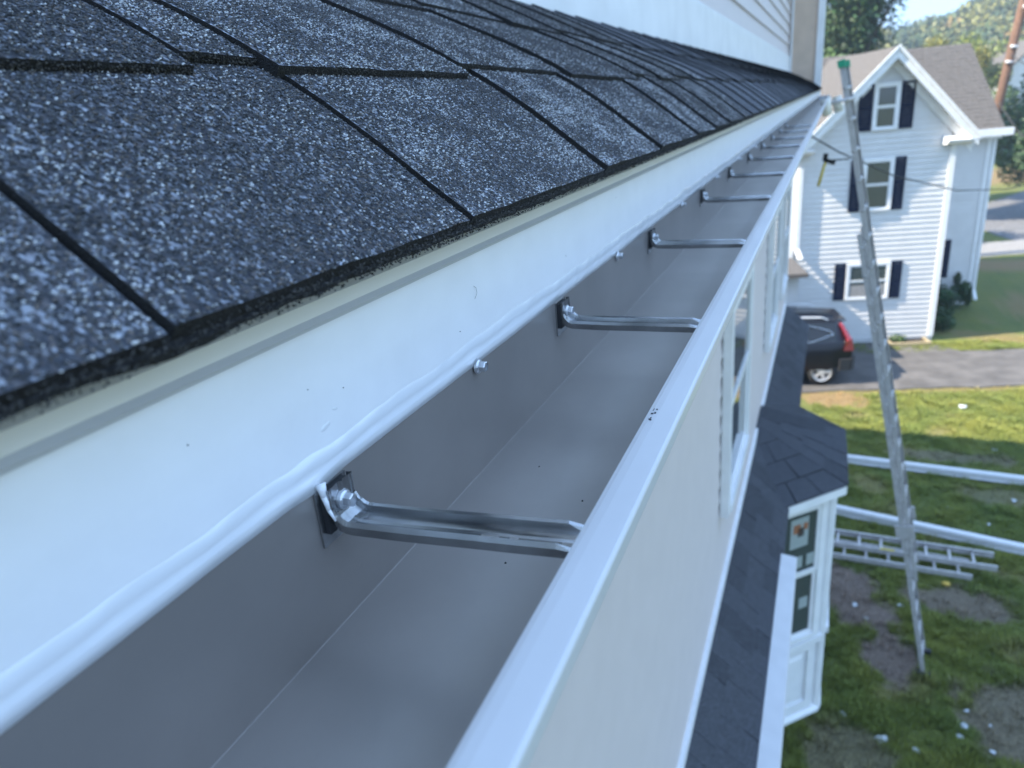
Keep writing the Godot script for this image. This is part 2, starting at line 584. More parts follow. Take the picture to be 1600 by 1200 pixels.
func granules(roof: Node, spots: Array) -> void:       # the mineral grains on the nearest shingles
	var st := new_st()
	var r := RandomNumberGenerator.new()
	r.seed = 5
	var v := []
	for p in [Vector3(1, 0, 0), Vector3(-0.9, 0.1, 0.2), Vector3(0.1, 0.75, 0), Vector3(0, -0.7, 0.1), Vector3(0.2, 0.1, 0.9), Vector3(-0.2, 0, -0.95)]:
		v.append(p)
	for f in [[0, 2, 4], [4, 2, 1], [1, 2, 5], [5, 2, 0], [4, 3, 0], [1, 3, 4], [5, 3, 1], [0, 3, 5]]:
		tri(st, v[f[0]], v[f[1]], v[f[2]])
	st.generate_normals()
	var buf := PackedFloat32Array()
	var patch := noise(44, 13.0)
	var count := 0
	for s in spots:
		var zlen: float = s[2] - s[3] - 0.0012
		var clen: float = (s[1] - s[0]) * s[6]
		# grains thin out with distance, where they shrink under a pixel
		var cnt := int(zlen * clen * UNIT / pow(0.00140, 2.0))
		for i in cnt:
			var z: float = s[3] + 0.0006 + r.randf() * zlen
			if z < -0.45 and r.randf() > 0.45 / -z: continue
			if z > 0.03: continue
			var b: float = r.randf() * s[6]
			var ss: float = lerpf(s[0], s[1], b)
			var at := roof_pt(ss, shingle_top(s[0], s[1], b, s[4], 0.0036) + tab_tilt(s[7], (s[7] - z) / (s[7] - s[8])) + 0.0002, z)
			var lf: float = s[5] * clampf(1.0 + 2.2 * patch.get_noise_2d(z, ss * UNIT), 0.12, 2.8)
			var sz := r.randf_range(0.00050, 0.00100)
			var far := 1.0 if z > -0.45 else sqrt(-z / 0.45)
			var q := Basis.from_euler(Vector3(r.randf() * 0.9, r.randf() * TAU, r.randf() * 0.9)).scaled(Vector3(sz * far, sz * 0.75, sz * far * 0.8))
			var c := granule_linear(r, lf)
			buf.append_array([q.x.x, q.y.x, q.z.x, at.x, q.x.y, q.y.y, q.z.y, at.y, q.x.z, q.y.z, q.z.z, at.z, c.r, c.g, c.b, 1.0])
			count += 1
	# grains caught on the butt edges of the upper courses
	for s in spots:
		if s[0] < 0.5: continue
		for i in int((s[2] - s[3]) * 4200.0):
			var z: float = lerpf(s[2], s[3], r.randf())
			if z < -0.9 or z > 0.03: continue
			var at := roof_pt(s[0] - 0.004 + 0.006 * r.randf(), s[4] + 0.0030 * r.randf() + tab_tilt(s[7], (s[7] - z) / (s[7] - s[8])), z)
			var sz := r.randf_range(0.0003, 0.0007)
			var q := Basis.from_euler(Vector3(r.randf() * TAU, r.randf() * TAU, 0)).scaled(Vector3(sz, sz, sz))
			var v4 := r.randf_range(0.015, 0.09)
			buf.append_array([q.x.x, q.y.x, q.z.x, at.x, q.x.y, q.y.y, q.z.y, at.y, q.x.z, q.y.z, q.z.z, at.z, v4 * 1.05, v4, v4 * 0.96, 1.0])
			count += 1
	# crumbs on the cut edge at the eave
	for i in 8000:
		var z := r.randf_range(-1.3, 0.02)
		var at := roof_pt(r.randf_range(-0.030, -0.006), r.randf_range(-0.0052, 0.0010), z)
		var sz := r.randf_range(0.0003, 0.0006)
		var q := Basis.from_euler(Vector3(r.randf() * TAU, r.randf() * TAU, 0)).scaled(Vector3(sz, sz, sz))
		var v3 := r.randf_range(0.015, 0.085)
		buf.append_array([q.x.x, q.y.x, q.z.x, at.x, q.x.y, q.y.y, q.z.y, at.y, q.x.z, q.y.z, q.z.z, at.z, v3, v3 * 0.97, v3 * 0.95, 1.0])
		count += 1
	var mm := MultiMesh.new()
	mm.transform_format = MultiMesh.TRANSFORM_3D
	mm.use_colors = true
	mm.mesh = st.commit()
	mm.instance_count = count
	mm.buffer = buf
	var o := MultiMeshInstance3D.new()
	o.name = "granules"
	o.multimesh = mm
	o.material_override = M.granule
	o.set_meta("kind", "stuff")
	roof.add_child(o, true)
	print("granules ", count)

func sash(parent: Node, glass_at: Transform3D, w: float, h: float) -> void:      # a double-hung window: frame, two sashes, panes; local x right, y up, z out
	var st := new_st()
	for b in [[Vector3(-w / 2, 0, 0), Vector3(-w / 2 + 0.07, h, 0.05)], [Vector3(w / 2 - 0.07, 0, 0), Vector3(w / 2, h, 0.05)],
			[Vector3(-w / 2 + 0.07, h - 0.07, 0), Vector3(w / 2 - 0.07, h, 0.05)], [Vector3(-w / 2 + 0.07, 0, 0), Vector3(w / 2 - 0.07, 0.05, 0.06)]]:
		box(st, b[0], b[1])
	var win := obj("window", st, M.white_trim, parent)
	win.transform = glass_at
	for k in 2:
		var y0 := 0.05 if k == 0 else h * 0.5
		var y1 := h * 0.5 if k == 0 else h - 0.07
		var d := 0.008 if k == 0 else 0.022
		var sst := new_st()
		var x0 := -w / 2 + 0.07
		var x1 := w / 2 - 0.07
		box(sst, Vector3(x0, y0, d), Vector3(x0 + 0.035, y1, d + 0.02))
		box(sst, Vector3(x1 - 0.035, y0, d), Vector3(x1, y1, d + 0.02))
		box(sst, Vector3(x0 + 0.035, y1 - 0.035, d), Vector3(x1 - 0.035, y1, d + 0.02))
		box(sst, Vector3(x0 + 0.035, y0, d), Vector3(x1 - 0.035, y0 + 0.035, d + 0.02))
		obj("sash", sst, M.white_trim, win)
		var pst := new_st()
		box(pst, Vector3(x0 + 0.03, y0 + 0.03, d + 0.004), Vector3(x1 - 0.03, y1 - 0.03, d + 0.009))
		obj("pane", pst, M.window_glass, win)

func build_house() -> void:
	house = thing("house", "grey clapboard house with dark shingled eave, white fascia and bay window", "house")
	# --- the masses behind the visible faces
	var st := new_st()
	box(st, Vector3(-9.0, -0.1, -10.7), Vector3(WX - 0.03, H - 0.19, 7.0))
	obj("lower_wall", st, M.grey_siding, house)
	st = new_st()
	box(st, Vector3(-9.0, H - 0.15, -11.1), Vector3(-0.60, 9.0, 7.0))
	obj("upper_wall", st, M.grey_siding, house)
	st = new_st()
	var a := [Vector3(-9.3, 9.0, -11.25), Vector3(-0.5, 9.0, -11.25), Vector3(-0.5, 9.0, 7.3), Vector3(-9.3, 9.0, 7.3), Vector3(-4.9, 11.2, -7), Vector3(-4.9, 11.2, 3)]
	tri(st, a[0], a[1], a[4]); quad(st, a[1], a[2], a[5], a[4]); tri(st, a[2], a[3], a[5]); quad(st, a[3], a[0], a[4], a[5]); quad(st, a[0], a[3], a[2], a[1])
	obj("main_roof", st, M.shingle_1, house)
	# --- white apron and siding of the wall above the little roof
	st = new_st()
	extrude_z(st, [Vector2(-0.620, H + 0.15), Vector2(-0.549, H + 0.15), Vector2(-0.551, H + 0.374), Vector2(-0.556, H + 0.380), Vector2(-0.620, H + 0.380)], 0.7, -10.5)
	obj("apron_board", st, M.white_trim, house)
	st = new_st()
	for k in 12:
		var y := H + 0.384 + 0.115 * k
		st = new_st()
		extrude_z(st, [Vector2(-0.619, y), Vector2(-0.560, y), Vector2(-0.573, y + 0.125), Vector2(-0.619, y + 0.125)], 0.7, -10.49)
		obj("siding_board", st, M.grey_siding, house)
	# --- the wing that closes the little roof at its far end
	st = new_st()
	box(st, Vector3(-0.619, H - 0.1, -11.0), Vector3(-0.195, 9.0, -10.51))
	obj("wing_wall", st, M.bounce_tinted_siding, house)
	for b in [[-0.245, -0.165, 0.025], [-0.549, -0.524, 0.02]]:
		st = new_st()
		box(st, Vector3(b[0], H - 0.13, -10.51), Vector3(b[1], 8.99, -10.51 + b[2]))
		obj("corner_board", st, M.white_trim, house)
	st = new_st()
	box(st, Vector3(-0.195, H - 0.13, -11.0), Vector3(-0.17, 8.99, -10.512))
	obj("corner_board", st, M.white_trim, house)
	build_roof()
	# --- drip edge, flashing behind the gutter, fascia and soffit
	st = new_st()
	var d := 0.0
	extrude_z(st, [Vector2(-0.24, H + 0.006), Vector2(-0.1655, H - 0.0560), Vector2(-0.1655, H - 0.0615), Vector2(-0.1625, H - 0.0630), Vector2(-0.1640, H - 0.0636), Vector2(-0.1675, H - 0.0618), Vector2(-0.1675, H - 0.0570), Vector2(-0.24, H + 0.004)], 0.6, -10.5)
	obj("drip_edge", st, M.cream_metal, house)
	st = new_st()
	extrude_z(st, [Vector2(-0.1688, H - 0.058), Vector2(-0.1690, H - 0.0668), Vector2(-0.1705, H - 0.0670), Vector2(-0.1705, H - 0.058)], 0.6, -10.5)
	obj("drip_edge_flange", st, M.pale_grey_metal, house)
	st = new_st()
	extrude_z(st, [Vector2(-0.1712, H - 0.0655), Vector2(-0.1700, H - 0.0665), Vector2(-0.1694, H - 0.09), Vector2(-0.1699, H - 0.1265), Vector2(-0.1712, H - 0.1265)], 0.6, -10.5)
	obj("flashing", st, M.white_flashing, house)
	st = new_st()
	box(st, Vector3(-0.195, H - 0.215, -10.7), Vector3(-0.1716, H - 0.056, 0.6))
	obj("fascia_board", st, M.white_trim, house)
	st = new_st()
	box(st, Vector3(WX - 0.02, H - 0.212, -10.7), Vector3(-0.195, H - 0.198, 0.6))
	obj("soffit", st, M.white_trim, house)
	# --- clapboards of the lower wall
	var y0 := 3.99
	for k in 24:
		var y := y0 + 0.113 * k
		if y > H - 0.23: break
		st = new_st()
		extrude_z(st, [Vector2(WX - 0.03, y), Vector2(WX, y), Vector2(WX - 0.012, minf(y + 0.125, H - 0.213)), Vector2(WX - 0.03, minf(y + 0.125, H - 0.213))], 0.6, -10.62)
		obj("siding_board", st, M.grey_siding, house)
	st = new_st()
	box(st, Vector3(WX - 0.06, 3.9, -10.73), Vector3(WX + 0.014, H - 0.213, -10.62))
	obj("corner_board", st, M.white_trim, house)
	st = new_st()
	box(st, Vector3(WX - 0.02, 3.93, -10.62), Vector3(WX + 0.02, 4.02, 0.6))
	obj("base_trim", st, M.white_trim, house)
	var out := Basis(Vector3(0, 0, -1), Vector3(0, 1, 0), Vector3(1, 0, 0))
	for wz in [-4.35, -7.4, -9.3]:
		sash(house, Transform3D(out, Vector3(WX + 0.001, 4.56, wz)), 1.15, 1.32)
	# --- pent roof over the ground floor
	build_pent_roof()
	build_bay()

func build_pent_roof() -> void:
	var st := new_st()
	var e := Vector2(-0.146, 3.68)
	var t := Vector2(WX, 3.98)
	var up := (t - e).normalized()
	var nn := Vector2(-up.y, up.x) * -1.0
	if nn.y < 0: nn = -nn
	extrude_z(st, [e, t, t - Vector2(0, 0.06), e - Vector2(0, 0.06) - Vector2(0.01, 0)], 0.4, -10.7)
	var pr := obj("pent_roof", st, M.asphalt_edge, house)
	var len := (t - e).length()
	rng.seed = 91
	for k in 3:
		var z := 0.2
		while z > -10.65:
			var z2 := maxf(z - rng.randf_range(0.14, 0.3), -10.7)
			var a := e + up * (len * k / 3.0 - 0.012)
			var b := e + up * (len * (k + 1) / 3.0 + (0.02 if k < 2 else 0.0))
			var l0 := 0.007 + rng.randf_range(0.0, 0.006)
			if z < -1.2:
				var s := new_st()
				extrude_z(s, [a + nn * 0.001, a + nn * (l0 + 0.005), b + nn * 0.004, b + nn * 0.001], z - 0.003, z2)
				obj("shingle", s, M["dark_shingle_%d" % (1 if rng.randf() < 0.3 else 0)], pr)
			z = z2
	# white boxed trim on the near run of its eave
	st = new_st()
	extrude_z(st, [Vector2(-0.150, 3.60), Vector2(-0.150, 3.700), Vector2(-0.146, 3.706), Vector2(-0.042, 3.694), Vector2(-0.036, 3.686), Vector2(-0.036, 3.575), Vector2(-0.060, 3.575)], 0.4, -4.77)
	obj("eave_trim", st, M.white_metal, house)
	st = new_st()
	box(st, Vector3(-0.150, 3.60, -5.4), Vector3(-0.135, 3.665, -4.772))
	obj("eave_trim", st, M.white_trim, house)
	st = new_st()
	box(st, Vector3(-0.150, 3.60, -10.69), Vector3(-0.135, 3.665, -7.6))
	obj("eave_trim", st, M.white_trim, house)

func build_bay() -> void:
	var w := [Vector2(WX, -5.41), Vector2(0.20, -6.08), Vector2(0.20, -6.94), Vector2(WX, -7.61)]        # wall plan
	var e := [Vector2(-0.138, -5.46), Vector2(0.318, -5.94), Vector2(0.307, -7.08), Vector2(-0.138, -7.56)]  # eave plan
	var st := new_st()
	for i in 3:
		var a: Vector2 = w[i]
		var b: Vector2 = w[i + 1]
		quad(st, Vector3(a.x, 1.10, a.y), Vector3(b.x, 1.10, b.y), Vector3(b.x, 3.66, b.y), Vector3(a.x, 3.66, a.y))
	for y in [1.10, 3.66]:
		quad(st, Vector3(w[0].x, y, w[0].y), Vector3(w[1].x, y, w[1].y), Vector3(w[2].x, y, w[2].y), Vector3(w[3].x, y, w[3].y))
	var bay := obj("bay_window", st, M.white_trim, house)
	# its hipped roof
	var r0 := Vector3(WX, 4.03, -6.3)
	var r1 := Vector3(WX, 4.03, -6.75)
	var lo := func(p: Vector2, y: float) -> Vector3: return Vector3(p.x, y, p.y)
	var o0 := Vector2(WX, -5.10)
	var o3 := Vector2(WX, -7.92)
	var planes := [[lo.call(o0, 3.70), lo.call(e[1], 3.70), r0, r0], [lo.call(e[1], 3.70), lo.call(e[2], 3.70), r1, r0], [lo.call(e[2], 3.70), lo.call(o3, 3.70), r1, r1]]
	st = new_st()
	for p in planes:
		quad(st, p[0], p[1], p[2], p[3])
	quad(st, lo.call(o0, 3.66), lo.call(e[1], 3.66), lo.call(e[2], 3.66), lo.call(o3, 3.66))
	var roof := obj("bay_roof", st, M.asphalt_edge, house)
	for p in planes:      # courses, butt edges proud
		var nrm: Vector3 = (p[1] - p[0]).cross(p[2] - p[0]).normalized()
		if nrm.y < 0: nrm = -nrm
		for k in 4:
			var t0 := k / 4.0
			var t1 := (k + 1) / 4.0
			var a: Vector3 = p[0].lerp(p[3], t0); var b: Vector3 = p[1].lerp(p[2], t0)
			var c: Vector3 = p[1].lerp(p[2], t1); var dd: Vector3 = p[0].lerp(p[3], t1)
			var n := int(maxf(1.0, (a - b).length() / 0.24))
			for i in n:
				var f0 := float(i) / n
				var f1 := float(i + 1) / n - 0.012
				var s := new_st()
				var h0 := 0.012 + 0.004 * float((i * 7 + k * 3) % 3)
				hexa(s, [a.lerp(b, f0), a.lerp(b, f1), dd.lerp(c, f1), dd.lerp(c, f0), a.lerp(b, f0) + nrm * h0, a.lerp(b, f1) + nrm * h0, dd.lerp(c, f1) + nrm * 0.004, dd.lerp(c, f0) + nrm * 0.004])
				obj("shingle", s, M["dark_shingle_%d" % (1 if (i * 5 + k) % 4 == 0 else 0)], roof)
	# eave trim on the three sides
	var eo := [o0, e[1], e[2], o3]
	for i in 3:
		var a: Vector2 = eo[i]
		var b: Vector2 = eo[i + 1]
		st = new_st()
		beam(st, Vector3(a.x, 3.655, a.y) + Vector3(-0.02, 0, 0), Vector3(b.x, 3.655, b.y) + Vector3(-0.02, 0, 0), Vector3.UP, 0.075, 0.03)
		obj("eave_trim", st, M.white_trim, bay)
	# corner posts
	for p in [w[1], w[2]]:
		st = new_st()
		tube(st, Vector3(p.x, 1.10, p.y), Vector3(p.x, 3.62, p.y), 0.045, 0.045, 8)
		obj("corner_post", st, M.white_trim, bay)
	# window, panel and base on each face
	for i in 3:
		var a := Vector3(w[i].x, 0, w[i].y)
		var b := Vector3(w[i + 1].x, 0, w[i + 1].y)
		var dir := (b - a).normalized()
		var nrm := dir.cross(Vector3.UP)
		if nrm.x < 0: nrm = -nrm
		var bs := Basis(Vector3.UP.cross(nrm).normalized(), Vector3.UP, nrm)
		var mid := (a + b) * 0.5
		var ww := (b - a).length() - 0.16
		var base := Transform3D(bs, mid + nrm * 0.003)
		sash_in(bay, base.translated(Vector3(0, 2.06, 0)), ww, 1.50, i == 0)
		st = new_st()
		var x := ww / 2
		box(st, Vector3(-x, 1.16, 0), Vector3(-x + 0.08, 1.97, 0.025)); box(st, Vector3(x - 0.08, 1.16, 0), Vector3(x, 1.97, 0.025))
		box(st, Vector3(-x + 0.08, 1.88, 0), Vector3(x - 0.08, 1.97, 0.025)); box(st, Vector3(-x + 0.08, 1.16, 0), Vector3(x - 0.08, 1.26, 0.025))
		var pn := obj("panel_frame", st, M.white_trim, bay)
		pn.transform = base
		st = new_st()
		hexa(st, [Vector3(-x + 0.12, 1.30, 0), Vector3(x - 0.12, 1.30, 0), Vector3(x - 0.12, 1.84, 0), Vector3(-x + 0.12, 1.84, 0),
			Vector3(-x + 0.16, 1.34, 0.018), Vector3(x - 0.16, 1.34, 0.018), Vector3(x - 0.16, 1.80, 0.018), Vector3(-x + 0.16, 1.80, 0.018)])
		var pn2 := obj("raised_panel", st, M.white_trim, bay)
		pn2.transform = base
		st = new_st()
		extrude_z(st, [Vector2(0.0, 1.06), Vector2(0.05, 1.07), Vector2(0.055, 1.11), Vector2(0.03, 1.15), Vector2(0.0, 1.155)], -ww / 2 - 0.08, ww / 2 + 0.08)
		var bm := obj("base_moulding", st, M.white_trim, bay)
		bm.transform = base * Transform3D(Basis(Vector3(0, 0, 1), Vector3.UP, Vector3(-1, 0, 0)), Vector3.ZERO)
		st = new_st()
		box(st, Vector3(-x - 0.04, 1.985, 0.0), Vector3(x + 0.04, 2.05, 0.07))
		var sl := obj("sill", st, M.white_trim, bay)
		sl.transform = base

func sash_in(bay: Node, at: Transform3D, w: float, h: float, stickers: bool) -> void:
	var before := bay.get_child_count()
	sash(bay, at, w, h)
	var win: Node = bay.get_child(before)
	# third level only: lift the sashes and panes up one level
	for c in win.get_children():
		var t: Transform3D = win.transform * c.transform
		win.remove_child(c)
		bay.add_child(c, true)
		c.transform = t
	if not stickers: return
	for s in [[0.0, 1.05, 0.20, 0.30, "sticker_white"], [0.03, 1.20, 0.08, 0.09, "sticker_orange"], [0.14, 1.22, 0.05, 0.07, "sticker_orange"], [0.08, 1.16, 0.07, 0.09, "sticker_dark"], [0.20, 0.83, 0.09, 0.12, "sticker_white"], [0.06, 0.83, 0.09, 0.12, "sticker_white"], [0.16, 0.35, 0.10, 0.12, "sticker_white"]]:
		var st := new_st()
		var big: bool = s[4] == "sticker_white"
		box(st, Vector3(s[0], s[1], 0.0), Vector3(s[0] + s[2], s[1] + s[3], 0.001 if big else 0.002))
		var o := obj("sticker", st, M[s[4]], bay)
		o.transform = at * Transform3D(Basis(), Vector3(0, 0, 0.0315 if s[1] > 0.7 else 0.0175))

# ---------------------------------------------------------------- gutter
func build_gutter() -> void:
	var g := thing("gutter", "white metal eaves gutter with grey inside running along the roof edge", "gutter")
	var z0 := 0.6
	var z1 := -10.45
	var top := YT
	var yb := H - 0.187
	# back wall, bottom and the inner face of the front: the grey inside
	var st := new_st(false)
	var t := 0.0007
	extrude_z(st, [Vector2(XB + 0.0009, top + 0.001), Vector2(XB + 0.0009, yb + 0.0004), Vector2(XB + 0.0012, yb), Vector2(-0.0920, yb), Vector2(-0.0905, yb + 0.0012), Vector2(-0.0830, yb + 0.018), Vector2(-0.0720, yb + 0.028), Vector2(-0.0640, yb + 0.042), Vector2(-0.0600, top - 0.004),
		Vector2(-0.0600 + t, top - 0.004), Vector2(-0.0640 + t, yb + 0.042 - t), Vector2(-0.0720 + t, yb + 0.028 - t), Vector2(-0.0830, yb + 0.018 - t * 2), Vector2(-0.0905, yb - 0.001), Vector2(-0.0920, yb - t), Vector2(XB + 0.0018, yb - t), Vector2(XB + 0.0002, yb), Vector2(XB + 0.0002, top + 0.001)], z0, z1)
	obj("trough", st, M.gutter_inside, g)
	# white outside and the rolled front lip
	st = new_st(false)
	var lip := [Vector2(-0.0650, top - 0.0045), Vector2(-0.0657, top - 0.0025), Vector2(-0.0650, top - 0.0008), Vector2(-0.0630, top)]
	lip.append_array([Vector2(-0.0600, top + 0.0003), Vector2(-0.0535, top + 0.0002)])
	for k in 6:
		var an := PI / 2 - PI / 2 * (k + 1) / 6.0
		lip.append(Vector2(-0.0526 + 0.0017 * cos(an), top - 0.0015 + 0.0017 * sin(an)))
	lip.append_array([Vector2(-0.0509, top - 0.0060), Vector2(-0.0513, top - 0.0072), Vector2(-0.0530, top - 0.0078), Vector2(-0.0560, top - 0.0080), Vector2(-0.0562, top - 0.0140), Vector2(-0.0585, top - 0.0230), Vector2(-0.0640, top - 0.033), Vector2(-0.0700, yb + 0.024), Vector2(-0.0800, yb + 0.012), Vector2(-0.0905, yb - 0.0035), Vector2(-0.0920, yb - 0.0045)])
	for i in lip.size() - 1:
		var p: Vector2 = lip[i]
		var q: Vector2 = lip[i + 1]
		var z := z0
		while z > z1 + 0.001:
			var z2 := maxf(z - (0.5 if z < -0.4 else 0.25), z1)
			quad(st, Vector3(p.x, p.y, z), Vector3(p.x, p.y, z2), Vector3(q.x, q.y, z2), Vector3(q.x, q.y, z))
			z = z2
	obj("front_lip", st, M.white_metal, g)
	st = new_st()
	box(st, Vector3(XB + 0.0002, yb - 0.004, z1 - 0.002), Vector3(-0.045, top, z1 - 0.0005))
	obj("end_cap", st, M.white_metal, g)
	# sealant bead along the back
	build_sealant(g)
	# hangers and screws
	var hz := [0.09, -0.192, -0.462, -0.748, -1.085, -1.40, -1.74, -2.08, -2.42, -2.78, -3.15]
	for i in hz.size():
		hanger(g, hz[i], i == 1 or i == 2)
	for z in [-0.045, -0.324, -0.615, -0.93, -1.24, -1.57, -1.90]:
		var s := screw_mesh()
		var o := place("screw", s, M.screw_metal, g)
		o.position = Vector3(XB + 0.0022, top - 0.002, z)
		o.rotation.x = z * 7.0
		o.scale = Vector3(0.9, 0.78, 0.78)
	# grit lying in the trough
	st = new_st()
	rng.seed = 8
	for p in [[-0.118, -0.105, 0.0011], [-0.095, -0.098, 0.0006], [-0.131, -0.066, 0.0005], [-0.111, -0.06, 0.0004], [-0.122, -0.24, 0.0005], [-0.105, -0.30, 0.0005], [-0.098, -0.06, 0.0005], [-0.14, -0.33, 0.0004], [-0.102, -0.082, 0.0004], [-0.127, -0.088, 0.0004], [-0.115, -0.12, 0.0003], [-0.1085, -0.085, 0.0005]]:
		var c := Vector3(p[0], yb + p[2] * 0.5, p[1])
		var r: float = p[2]
		hexa(st, [c + Vector3(-r, -r * .5, -r), c + Vector3(r, -r * .5, -r * .8), c + Vector3(r, -r * .5, r), c + Vector3(-r * .7, -r * .5, r), c + Vector3(-r * .5, r * .6, -r * .5), c + Vector3(r * .6, r * .4, -r * .4), c + Vector3(r * .5, r * .6, r * .5), c + Vector3(-r * .4, r * .5, r * .4)])
	for i in 14:
		var c := Vector3(-0.0630 + 0.0018 * rng.randf(), top + 0.0003, -0.268 - 0.012 * rng.randf())
		var r := rng.randf_range(0.00015, 0.0004)
		box(st, c - Vector3(r, r * 0.3, r * 1.5), c + Vector3(r, r * 0.3, r * 1.5))
	for p in [[0.030, -0.21], [0.037, -0.19], [0.022, -0.31], [0.041, -0.135], [0.026, -0.48], [0.048, -0.62]]:
		var c := Vector3(XB + 0.0014, YT + p[0], p[1])
		box(st, c - Vector3(0.0003, 0.00014, 0.0002), c + Vector3(0.0002, 0.00010, 0.00018))
	cable(st, [Vector3(XB + 0.0016, YT + 0.034, -0.33), Vector3(XB + 0.0020, YT + 0.0365, -0.3325), Vector3(XB + 0.0020, YT + 0.0395, -0.332), Vector3(XB + 0.0016, YT + 0.041, -0.330)], 0.00008, 4)
	var gr := obj("grit", st, M.dark_slot, g)
	gr.set_meta("kind", "stuff")

func build_sealant(g: Node) -> void:
	var st := new_st(true)
	var n := noise(61, 5.0)
	var n2 := noise(62, 22.0)
	var n3 := noise(63, 70.0)
	var ring := func(z: float) -> Array:
		var wob := n.get_noise_1d(z)
		var fine := n2.get_noise_1d(z)
		var near_h := exp(-pow((z + 0.184) / 0.011, 2.0))
		var lo := YT - 0.0009 - 0.0003 * fine - 0.0012 * near_h
		var hi := YT + 0.0132 + 0.0022 * wob + 0.0006 * fine + 0.0012 * near_h
		var th := 0.0008 + 0.0009 * near_h
		var soft := 0.5 + 0.5 * wob
		var lump := 0.0004 * n3.get_noise_1d(z) + 0.0005 * n2.get_noise_1d(z * 0.6 + 31.0)
		hi += 0.0018 * n2.get_noise_1d(z * 0.8 + 77.0)
		var pts := []
		pts.append(Vector3(XB + 0.0002, lo, z))
		pts.append(Vector3(XB + 0.0012 + th * 0.2, lo + 0.0002, z))
		pts.append(Vector3(XB + 0.0013 + th * 0.3, lo + 0.0040, z))
		pts.append(Vector3(XB + 0.0014 + lump * 0.7 + th * 0.5, lo + 0.0056 + 0.0008 * wob + 0.0006 * fine, z))
		pts.append(Vector3(XB + 0.0009 + th * (0.15 + 0.3 * soft), lo + 0.0066 + 0.0008 * wob, z))     # tooled hollow
		pts.append(Vector3(XB + 0.0010 + th * (0.3 + 0.9 * soft), lerpf(lo, hi, 0.62 + 0.10 * fine), z))
		pts.append(Vector3(XB + 0.0013 + lump + th * (0.5 + 0.5 * soft), lerpf(lo, hi, 0.84), z))
		pts.append(Vector3(XB + 0.0010, hi, z))
		return pts
	var z := 0.55
	while z > -10.3:
		var z2 := z - (0.004 if z > -1.2 else 0.03)
		var a: Array = ring.call(z)
		var b: Array = ring.call(z2)
		for i in a.size() - 1:
			quad(st, a[i], b[i], b[i + 1], a[i + 1])
		z = z2
	obj("sealant_bead", st, M.sealant, g)
	# smears pulled up the flashing and down the first hanger
	for s in [[-0.196, 0.0195, 0.0012, 0.0035, 0.2], [-0.203, 0.0240, 0.0008, 0.0022, -0.3]]:
		var b := new_st(true)
		blob_mesh(b, Vector3.ZERO, Vector3(0.0003, s[2], s[3]))
		var o := obj("sealant_smear", b, M.sealant, g)
		o.position = Vector3(XB + 0.0010, YT + s[1], s[0])
		o.rotation.x = s[4]
	var b2 := new_st(true)
	var run := [Vector3(XB + 0.0026, YT + 0.0010, -0.1850), Vector3(XB + 0.0040, YT - 0.0040, -0.1842), Vector3(XB + 0.0052, YT - 0.0095, -0.1840), Vector3(XB + 0.0072, YT - 0.0140, -0.1842)]
	var rad := [0.0022, 0.0013, 0.0008, 0.0004]
	for i in 3:
		tube(b2, run[i], run[i + 1], rad[i], rad[i + 1], 10)
	obj("sealant_smear", b2, M.sealant, g)

func blob_mesh(st: SurfaceTool, c: Vector3, r: Vector3) -> void:
	for i in 8:
		for j in 12:
			var p := []
			for k in [[i, j], [i, j + 1], [i + 1, j + 1], [i + 1, j]]:
				var th: float = PI * k[0] / 8.0
				var ph: float = TAU * k[1] / 12.0
				p.append(c + Vector3(sin(th) * cos(ph), cos(th), sin(th) * sin(ph)) * r)
			quad(st, p[0], p[1], p[2], p[3])

func screw_mesh() -> ArrayMesh:
	var st := new_st()
	tube(st, Vector3(-0.0005, 0, 0), Vector3(0.0008, 0, 0), 0.0056, 0.0053, 20)
	tube(st, Vector3(0.0008, 0, 0), Vector3(0.0016, 0, 0), 0.0048, 0.0040, 20)
	tube(st, Vector3(0.0010, 0, 0), Vector3(0.0050, 0, 0), 0.0039, 0.0038, 6)
	tube(st, Vector3(0.0050, 0, 0), Vector3(0.0055, 0, 0), 0.0038, 0.0031, 6, false)
	tube(st, Vector3(0.0050, 0, 0), Vector3(0.0051, 0, 0), 0.0036, 0.0028, 12)
	st.generate_normals()
	return st.commit()

